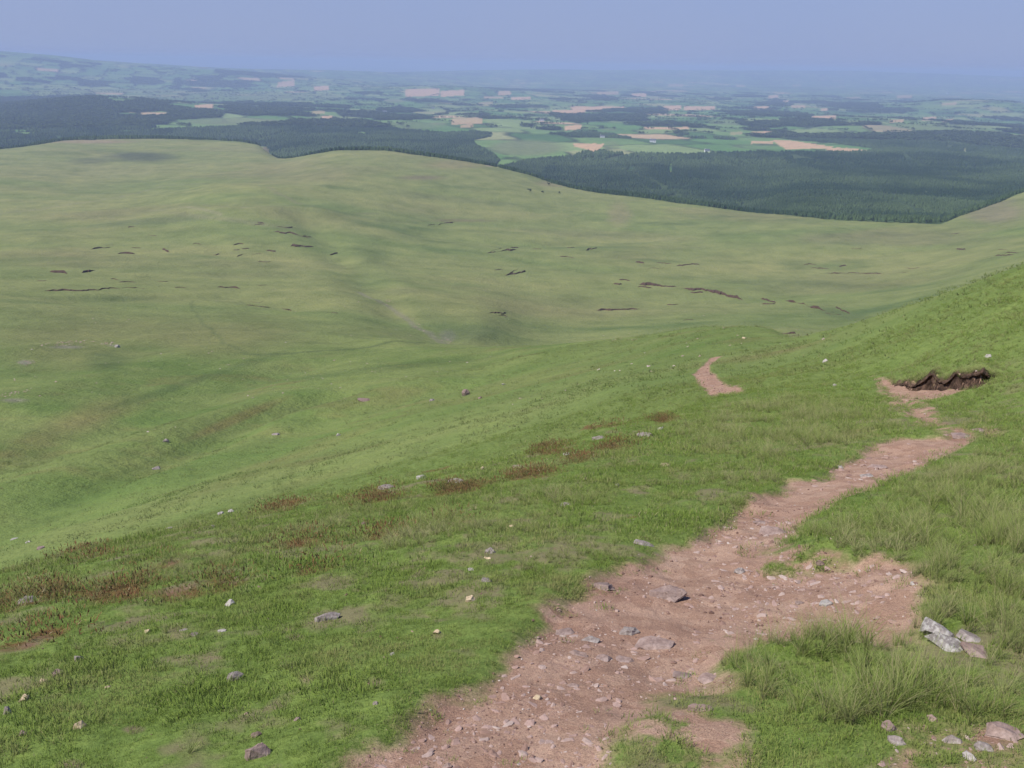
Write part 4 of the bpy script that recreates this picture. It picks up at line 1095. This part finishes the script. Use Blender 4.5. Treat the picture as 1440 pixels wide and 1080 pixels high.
def peat_bank(pts, wpx, near=False):
    w = poly_w(pts)
    r = np.hypot(w[:, 0], w[:, 1]).mean()
    # resample along the line
    seg = np.hypot(*np.diff(w, axis=0).T); L = seg.sum(); n = max(10, int(L / (r * .0012)))
    s = np.concatenate([[0], np.cumsum(seg)]); q = np.linspace(0, L, n)
    x = np.interp(q, s, w[:, 0]); y = np.interp(q, s, w[:, 1])
    wob = fbm(q, q * 0 + pts[0][0], r * .012, 4, 211, .65) * r * .0034
    rad = np.stack([x, y], 1) / np.hypot(x, y)[:, None]
    x = x + rad[:, 0] * wob * 3; y = y + rad[:, 1] * wob * 3
    hgt = .72 * wpx / F * r * np.clip(.75 + 1.3 * fbm(q, q * 0 + 3 + pts[0][1], r * .02, 3, 213), .12, 1.5) * np.clip(np.minimum(q, L - q) / (L * .12 + 1e-6), .1, 1)
    rows = []
    for back, up in ((-.9, -.5), (-.75, .25), (-.2, .75), (.35, 1.0), (1.3, .95), (2.6, -.4)):
        xx = x + rad[:, 0] * hgt * back; yy = y + rad[:, 1] * hgt * back
        rows.append(np.stack([xx, yy, ground_z(xx, yy) + hgt * up + hgt * .25 * fbm(q, q * 0 + back * 9, r * .006, 2, 215)], 1))
    co = np.concatenate(rows)
    k = len(rows); i = (np.arange(k - 1)[:, None] * n + np.arange(n - 1)[None, :]).ravel()
    me = mesh_from('peat_bank', co, np.stack([i, i + 1, i + n + 1, i + n], 1))
    link('peat_bank', me, ptm, kind='structure')
for pts, w in (
    ([(62, 409), (90, 408), (120, 409), (155, 406), (172, 407)], 2.2), ([(170, 406), (193, 405)], 2.6), ([(408, 345), (425, 344), (441, 342)], 3.0), ([(388, 318), (400, 318), (412, 316)], 2.2), ([(385, 325), (410, 327), (436, 330)], 1.5), ([(358, 316), (372, 316)], 1.4),
    ([(128, 350), (142, 349), (156, 346)], 2.0), ([(165, 356), (190, 356)], 2.0), ([(228, 350), (238, 355)], 2.2), ([(333, 361), (343, 356)], 2.4), ([(297, 356), (309, 358)], 1.6), ([(328, 344), (343, 342)], 1.4), ([(70, 384), (95, 386)], 2.6), ([(115, 385), (134, 381)], 2.4), ([(305, 402), (322, 402), (338, 404)], 1.8), ([(245, 404), (262, 404)], 2.0), ([(374, 350), (388, 351)], 1.3), ([(180, 322), (190, 322)], 1.2), ([(395, 425), (410, 431)], 1.8), ([(345, 426), (380, 425)], 1.3),
    ([(684, 357), (700, 355), (714, 353), (727, 350)], 2.4), ([(690, 354), (706, 349)], 1.4), ([(709, 387), (725, 386), (740, 382)], 2.2), ([(716, 384), (730, 378)], 1.4), ([(824, 354), (840, 350)], 2.2), ([(600, 318), (640, 312)], 1.3), ([(762, 341), (776, 342)], 1.4), ([(893, 370), (906, 372)], 1.5), ([(950, 375), (985, 372)], 1.3),
    ([(687, 443), (712, 442)], 2.0), ([(838, 438), (870, 436), (902, 434)], 2.6), ([(870, 397), (886, 398)], 2.4), ([(898, 403), (925, 405), (952, 405)], 3.0), ([(958, 407), (985, 409), (1010, 412), (1047, 420)], 3.2), ([(1070, 418), (1092, 424)], 3.4), ([(1104, 421), (1125, 427), (1142, 434), (1162, 437)], 3.2), ([(1174, 433), (1196, 440)], 2.2), ([(1176, 430), (1190, 432)], 1.4),
    ([(1160, 385), (1200, 383), (1242, 386)], 1.8), ([(1255, 384), (1280, 383)], 1.2), ([(1398, 360), (1426, 360)], 1.6), ([(1196, 350), (1212, 350)], 1.4), ([(1345, 349), (1358, 350)], 1.4), ([(1180, 374), (1190, 374)], 1.2), ([(1110, 471), (1124, 469), (1137, 472)], 4.5), ([(1335, 328), (1350, 327)], 1.2),
    ([(1130, 372), (1150, 370)], 1.0), ([(960, 452), (975, 451)], 1.3)):
    peat_bank(pts, w)
    for k_ in range(1):
        q = random.choice(pts); du, dv = random.uniform(-45, 45), random.uniform(-9, 9); ln_ = random.uniform(9, 24)
        peat_bank([(q[0] + du, q[1] + dv), (q[0] + du + ln_ * .5, q[1] + dv + random.uniform(-.8, .8)), (q[0] + du + ln_, q[1] + dv + random.uniform(-1.5, 1.5))], w * random.uniform(.38, .6))

# the near scar: a black undercut face with hanging clods
sa = np.arctan2(SCARP[:, 0], SCARP[:, 1]); sr = np.hypot(SCARP[:, 0], SCARP[:, 1]); o_ = np.argsort(sa)
aa = np.linspace(sa.min() + .004, sa.max() - .002, 180)
r0 = np.interp(aa, sa[o_], sr[o_])
hs = np.interp(aa, sa[o_], SC_H[o_]) * (.85 + .5 * fbm(r0 * np.sin(aa), r0 * np.cos(aa), .5, 2, 77)) * sstep(sa.min() - .003, sa.min() + .022, aa) * (1 - sstep(sa.max() - .016, sa.max() + .003, aa))
rows = []
for t, off in ((.93, .34), (.97, .06), (.90, -.10), (.80, -.06), (.62, .02), (.45, -.03), (.28, -.05), (.12, -.12), (-.15, -.20)):
    rr_ = r0 + off + (.10 * fbm(aa * 27, aa * 0 + t * 2.2, .22, 3, 225) + .05 * fbm(aa * 27, aa * 0 + t * 9, .08, 2, 227))
    x, y = rr_ * np.sin(aa), rr_ * np.cos(aa)
    xb, yb = (r0 - .15) * np.sin(aa), (r0 - .15) * np.cos(aa)
    zb_ = H0(xb, yb) + relief(xb, yb)
    rows.append(np.stack([x, y, zb_ + hs * t * (1 + .25 * fbm(aa * 27, aa * 0 + t, .3, 2, 229)) - .03 * (hs < .15)], 1))
n = len(aa); k = len(rows); i = (np.arange(k - 1)[:, None] * n + np.arange(n - 1)[None, :]).ravel()
me = mesh_from('peat_bank', np.concatenate(rows), np.stack([i, i + 1, i + n + 1, i + n], 1))
link('peat_scar', me, ptm, kind='structure')

# ------------------------------------------------------------------ trees
def conifer_mesh(name, seed, mat):
    g = random.Random(seed); bm = bmesh.new()
    tiers = 6; seg = 9
    for t in range(tiers):
        z0 = .10 + .82 * t / tiers; z1 = min(1.0, z0 + .30)
        rad = .22 * (1 - t / tiers) ** .85 + .02
        top = bm.verts.new((0, 0, z1))
        ring_ = []
        for s in range(seg):
            a = 2 * math.pi * (s + .5 * (t % 2)) / seg; q = rad * g.uniform(.65, 1.2)
            ring_.append(bm.verts.new((q * math.cos(a), q * math.sin(a), z0 + g.uniform(-.04, .03))))
        for s in range(seg): bm.faces.new((ring_[s], ring_[(s + 1) % seg], top))
    for s in range(5):
        a0, a1 = 2 * math.pi * s / 5, 2 * math.pi * (s + 1) / 5
        bm.faces.new([bm.verts.new(p) for p in ((.02 * math.cos(a0), .02 * math.sin(a0), -.05), (.02 * math.cos(a1), .02 * math.sin(a1), -.05), (.012 * math.cos(a1), .012 * math.sin(a1), .3), (.012 * math.cos(a0), .012 * math.sin(a0), .3))])
    me = bpy.data.meshes.new(name); bm.to_mesh(me); bm.free(); me.materials.append(mat)
    return me

def crown_mesh(name, seed, mat, n=260, w=.42):
    """leaf clumps spread through an uneven volume, unit height"""
    g = np.random.default_rng(seed)
    lobes = np.stack([g.normal(0, w * .5, 6), g.normal(0, w * .5, 6), g.uniform(.42, .82, 6)], 1); lr = g.uniform(.14, .26, 6)
    k = g.integers(0, 6, n)
    d = g.normal(0, 1, (n, 3)); d /= np.linalg.norm(d, axis=1)[:, None]
    p = lobes[k] + d * (lr[k] * g.uniform(.6, 1.05, n))[:, None]
    nrm = d + g.normal(0, .4, (n, 3)); nrm /= np.linalg.norm(nrm, axis=1)[:, None]
    t1 = np.cross(nrm, g.normal(0, 1, (n, 3))); t1 /= np.linalg.norm(t1, axis=1)[:, None]; t2 = np.cross(nrm, t1)
    s = g.uniform(.045, .095, n)[:, None]
    co = np.concatenate([p + t1 * s, p + t2 * s, p - t1 * s * .9, p - t2 * s * 1.1])
    a = np.arange(n)
    me = mesh_from(name, co, np.stack([a, a + n, a + 2 * n, a + 3 * n], 1)); me.materials.append(mat)
    return me

def tree_mat(name, lo, hi):
    m, nt, nd, lk = new_mat(name)
    t = attr(nt, 'tint', 'INSTANCER').outputs['Fac']
    geo = nd.new('ShaderNodeNewGeometry').outputs['Position']
    c = ramp(nt, t, [(0, lo), (1, hi)])
    c = mixc(nt, .7, c, ramp(nt, noise_node(nt, .35, 3, .6, geo), [(.3, (.7, .7, .7)), (.7, (1.3, 1.3, 1.2))]), 'MULTIPLY')
    finish(nt, c, .8, .1, None, .1)
    return m
CONM = tree_mat('conifer_foliage', (.024, .052, .024), (.082, .125, .052))
DECM = tree_mat('broadleaf_foliage', (.038, .068, .028), (.085, .125, .048))
con_var = [conifer_mesh(f'conifer_kind.{i}', 500 + i, CONM) for i in range(5)]
dec_var = [crown_mesh(f'broadleaf_kind.{i}', 520 + i, DECM, 70) for i in range(4)]

sets = []
for r0, r1, sp in ((1090, 1700, 3.6), (1700, 2600, 5.0), (2600, 4000, 8.0)):
    half = R(36)
    n = int(half * (r1 * r1 - r0 * r0) / (sp * sp))
    r = np.sqrt(rng.uniform(r0 * r0, r1 * r1, n)); a = rng.uniform(-half, half, n)
    x, y = r * np.sin(a), r * np.cos(a)
    z = H0(x, y)
    rimr = np.interp(a, AZ, KR[-6])
    k = r > rimr; x, y, r, z = x[k], y[k], r[k], z[k]
    w = (woods_mask(x, y, z + relief(x, y), r) > .5) & (fields(x * .45 + 900, y * .45)[1] > 3.0) & (r > np.interp(np.arctan2(x, y), AZ, KR[-6]) * (1.004 + .004 * fbm(x, y, 25, 2, 239)))
    x, y, r = x[w], y[w], r[w]; n = len(x)
    z = ground_z(x, y)
    stand = fbm(x, y, 240, 3, 231)
    h = (6.6 + 3.0 * stand) * rng.uniform(.6, 1.2, n) * (1 + .2 * (sp > 6))
    fat = 1.35 * (sp / 3.6) ** .7 * rng.uniform(.9, 1.4, n)
    sets.append((np.stack([x, y, z], 1), rots(n, .02), np.stack([h * fat, h * fat, h], 1), rng.integers(0, 5, n), np.clip(.12 + .65 * fields(x * .7, y * .7)[0] + .5 * stand + .4 * fbm(x, y, 70, 2, 235) + rng.normal(0, .10, n), 0, 1)))
emit('forest', sets, con_var)

sets = []
for r0, r1, n in ((3300, 6500, 260000), (6500, 12000, 260000)):
    half = R(36)
    r = np.sqrt(rng.uniform(r0 * r0, r1 * r1, n)); a = rng.uniform(-half, half, n)
    x, y = r * np.sin(a), r * np.cos(a)
    cid, hd = fields(x, y)
    z = ground_z(x, y)
    w = woods_mask(x, y, z, r) > .5
    hed = (hd < 6) & (fbm(x, y, 140, 2, 123) > -.1)
    u, v = pix(x, y, z)
    for c in TAN: hed &= ~(ell(u, v, *c[:4]) > 0)
    for p in TANP: hed &= ~inpix(p, u, v)
    for c in LIGHT:
        if c[4] > .7: hed &= ~(ell(u, v, *c[:4]) > 0)
    k = (hed | (w & (rng.uniform(0, 1, n) < (.5 if r0 < 5000 else .4)))) & (r > 3800)
    x, y, z, r = x[k], y[k], z[k], r[k]; m = len(x)
    h = rng.uniform(7, 15, m) * np.where(w[k], 1.15, .9)
    f = rng.uniform(.8, 1.3, m) * np.where(w[k], 1.9, .8) * (1.25 if r0 > 5000 else 1)
    sets.append((np.stack([x, y, z], 1), rots(m, .02), np.stack([h * f, h * f, h], 1), rng.integers(0, 4, m), rng.uniform(0, 1, m)))
emit('woodland', sets, dec_var)

# lone bushes on the rim of the moor
bark, nt, nd, lk = new_mat('bark'); finish(nt, (.07, .055, .04), .9, .1)
lonem, nt, nd, lk = new_mat('bush_foliage')
geo = nd.new('ShaderNodeNewGeometry').outputs['Position']
finish(nt, ramp(nt, noise_node(nt, .8, 3, .6, geo), [(.3, (.020, .035, .014)), (.7, (.05, .075, .028))]), .8, .1, None, .1)
def bush(u, v, hpx, label, seed, group):
    x, y, r, t = tops(u, v)
    z = float(ground_z(np.array([x]), np.array([y]))[0]); h = hpx / F * r
    root = bpy.data.objects.new('hawthorn_bush', None); COL.objects.link(root)
    root.location = (x, y, z); root['label'] = label; root['category'] = 'bush'; root['group'] = group
    cm = crown_mesh('crown', seed, lonem, 420, .55); c = link('crown', cm, None, root); c.scale = (h * 1.25, h * 1.25, h)
    bm = bmesh.new(); g = random.Random(seed)
    for k in range(4):
        ax, ay = (0, 0) if k == 0 else (g.uniform(-.25, .25), g.uniform(-.25, .25))
        zb_ = -.05 if k == 0 else .25; zt = .5 if k == 0 else .7; ra = .05 if k == 0 else .025
        lo = [bm.verts.new((ra * math.cos(q), ra * math.sin(q), zb_)) for q in np.linspace(0, 2 * math.pi, 7)[:-1]]
        hi = [bm.verts.new((ax + ra * .4 * math.cos(q), ay + ra * .4 * math.sin(q), zt)) for q in np.linspace(0, 2 * math.pi, 7)[:-1]]
        for j in range(6): bm.faces.new((lo[j], lo[(j + 1) % 6], hi[(j + 1) % 6], hi[j]))
        bm.faces.new(hi)
    tm = bpy.data.meshes.new('trunk'); bm.to_mesh(tm); bm.free()
    tr = link('trunk', tm, bark, root); tr.scale = (h, h, h)
GB = 'lone bushes on the rim of the moor'
bush(745, 270, 4.5, 'dark round bush standing alone on the pale moor rim above the forest', 601, GB)
bush(763, 271, 3.2, 'small low bush just right of the round dark bush on the moor rim', 602, GB)
bush(787, 272, 3.0, 'low bush on the moor rim closest to the conifer edge', 603, GB)
bush(772, 260, 3.6, 'bush highest on the moor rim, against the forest edge', 604, GB)

# farmhouses far out on the plain
whm, nt, nd, lk = new_mat('whitewash')
geo = nd.new('ShaderNodeNewGeometry').outputs['Position']
finish(nt, ramp(nt, noise_node(nt, .6, 3, .6, geo), [(.3, (.66, .65, .62)), (.7, (.80, .79, .76))]), .8, .2)
slm, nt, nd, lk = new_mat('slate')
geo = nd.new('ShaderNodeNewGeometry').outputs['Position']
finish(nt, ramp(nt, noise_node(nt, 1.2, 3, .6, geo), [(.3, (.08, .085, .10)), (.7, (.14, .145, .16))]), .6, .3)
glm, nt, nd, lk = new_mat('window_glass'); finish(nt, (.03, .035, .045), .15, .5)
def box(bm, x0, x1, y0, y1, z0, z1):
    v = [bm.verts.new(p) for p in ((x0, y0, z0), (x1, y0, z0), (x1, y1, z0), (x0, y1, z0), (x0, y0, z1), (x1, y0, z1), (x1, y1, z1), (x0, y1, z1))]
    for f in ((0, 3, 2, 1), (4, 5, 6, 7), (0, 1, 5, 4), (1, 2, 6, 5), (2, 3, 7, 6), (3, 0, 4, 7)): bm.faces.new([v[i] for i in f])
def bm_obj(name, bm, mat, parent):
    bmesh.ops.recalc_face_normals(bm, faces=bm.faces[:])
    me = bpy.data.meshes.new(name); bm.to_mesh(me); bm.free()
    return link(name, me, mat, parent)
def farmhouse(u, v, label, L, yaw):
    p = hit0(np.array([u]), np.array([v]))[0]
    z = float(ground_z(np.array([p[0]]), np.array([p[1]]))[0])
    root = bpy.data.objects.new('farmhouse', None); COL.objects.link(root); root.location = (p[0], p[1], z); root.rotation_euler = (0, 0, yaw)
    root['label'] = label; root['category'] = 'farmhouse'; root['group'] = 'white farmhouses out on the plain'
    w, h = L * .45, L * .34
    bm = bmesh.new(); box(bm, -L / 2, L / 2, -w / 2, w / 2, -2, h)
    for sx in (-1, 1):
        a = [bm.verts.new(q) for q in ((sx * L / 2, -w / 2, h), (sx * L / 2, w / 2, h), (sx * L / 2, 0, h + w * .45))]; bm.faces.new(a)
    bm_obj('wall', bm, whm, root)
    bm = bmesh.new()
    for sy in (-1, 1):
        q = [(-L / 2 - .4, sy * (w / 2 + .4), h - .35), (L / 2 + .4, sy * (w / 2 + .4), h - .35), (L / 2 + .4, 0, h + w * .45 + .1), (-L / 2 - .4, 0, h + w * .45 + .1)]
        lo = [bm.verts.new(c) for c in q]; hi = [bm.verts.new((c[0], c[1], c[2] + .3)) for c in q]
        bm.faces.new(lo); bm.faces.new(hi)
        for j in range(4): bm.faces.new((lo[j], lo[(j + 1) % 4], hi[(j + 1) % 4], hi[j]))
    rf = bm_obj('roof', bm, slm, root)
    bm = bmesh.new(); box(bm, -L * .45, -L * .37, -.6, .6, h + w * .3, h + w * .45 + 1.6); bm_obj('chimney', bm, whm, rf)
    for k in range(3):
        bm = bmesh.new(); xc = (-.3 + .3 * k) * L; box(bm, xc - .7, xc + .7, -w / 2 - .06, -w / 2 + .1, h * .45, h * .8); bm_obj('window', bm, glm, root)
for u, v, lb, L, yw in ((541, 159, 'brightest white farmhouse beside the dark copse on the middle plain', 24, .2), (918, 199.5, 'white farmhouse among dark trees beyond the right forest', 22, -.2), (609, 153, 'white farmhouse on open green fields left of the middle plain', 18, .3),
                        (662, 128, 'far white farmhouse at the right end of the long tan field', 34, .1), (762, 170, 'white farmhouse below a long dark wood on the plain', 22, .1), (847, 194, 'white farmhouse just above the pale field dotted with trees', 18, -.1), (1333, 131, 'faint white farmhouse far out on the hazy right plain', 36, .2), (994, 214, 'white farmhouse at the top edge of the right forest', 16, .1)):
    farmhouse(u, v, lb, L, yw)

# ------------------------------------------------------------------ light, air
SUN_EL, SUN_AZ = R(54), R(-112)          # azimuth from +Y towards +X: from the left and a little behind
w = bpy.data.worlds.new('World'); scene.world = w; w.use_nodes = True
nt = w.node_tree; nt.nodes.clear()
sky = nt.nodes.new('ShaderNodeTexSky'); sky.sky_type = 'NISHITA'; sky.sun_disc = False
sky.sun_elevation = SUN_EL; sky.sun_rotation = SUN_AZ; sky.air_density = 1.0; sky.dust_density = .7; sky.ozone_density = 1.6; sky.altitude = 500
bg = nt.nodes.new('ShaderNodeBackground'); bg.inputs['Strength'].default_value = .085
out = nt.nodes.new('ShaderNodeOutputWorld')
skc = mixc(nt, 1.0, sky.outputs[0], (.62, .68, 1.02), 'MULTIPLY')
sxyz = nt.nodes.new('ShaderNodeSeparateXYZ'); nt.links.new(nt.nodes.new('ShaderNodeTexCoord').outputs['Generated'], sxyz.inputs[0])
mr = nt.nodes.new('ShaderNodeMapRange'); mr.interpolation_type = 'SMOOTHSTEP'; nt.links.new(sxyz.outputs['Z'], mr.inputs[0])
for k_, v_ in ((1, 0.0), (2, .45), (3, .92), (4, 0.0)): mr.inputs[k_].default_value = v_
skn = noise_node(nt, 3.0, 5, .6, nt.nodes['Texture Coordinate'].outputs['Generated'])
skc = mixc(nt, mr.outputs[0], skc, mixc(nt, skn, (1.90, 2.48, 4.22), (2.22, 2.68, 4.15)))
nt.links.new(skc, bg.inputs[0]); nt.links.new(bg.outputs[0], out.inputs['Surface'])
sl = bpy.data.lights.new('sun', 'SUN'); sl.energy = 3.3; sl.angle = R(.55); sl.color = (1, .95, .87)
so = bpy.data.objects.new('sun', sl); COL.objects.link(so)
dirv = Vector((math.sin(SUN_AZ) * math.cos(SUN_EL), math.cos(SUN_AZ) * math.cos(SUN_EL), math.sin(SUN_EL)))
so.rotation_euler = dirv.to_track_quat('Z', 'Y').to_euler(); so.location = (0, 0, 50)

hz, nt, nd, lk = new_mat('haze')
pv = nd.new('ShaderNodeVolumePrincipled'); pv.inputs['Color'].default_value = (.465, .575, .845, 1); pv.inputs['Density'].default_value = 1.08e-4; pv.inputs['Anisotropy'].default_value = .0
ou = nd.new('ShaderNodeOutputMaterial'); lk.new(pv.outputs[0], ou.inputs['Volume'])
zlo = float(gz.min()) - 1; zhi = max(float(gz.max()) + 3, 25)
bm = bmesh.new(); box(bm, -61000, 61000, -24000, 61000, zlo, zhi)
bmesh.ops.recalc_face_normals(bm, faces=bm.faces[:])
me = bpy.data.meshes.new('haze'); bm.to_mesh(me); bm.free()
link('haze', me, hz, kind='stuff')

# ------------------------------------------------------------------ picture
scene.view_settings.view_transform = 'Standard'; scene.view_settings.look = 'None'
scene.view_settings.exposure = .76; scene.view_settings.gamma = 1
try: scene.view_settings.use_curve_mapping = False
except Exception: pass
cy = scene.cycles
cy.max_bounces = 6; cy.diffuse_bounces = 3; cy.glossy_bounces = 2; cy.transmission_bounces = 3; cy.transparent_max_bounces = 6; cy.volume_bounces = 2
cy.use_denoising = True
cy.sample_clamp_indirect = 8
print('verts', len(gx), 'zmax', gz.max(), 'zmin', gz.min())
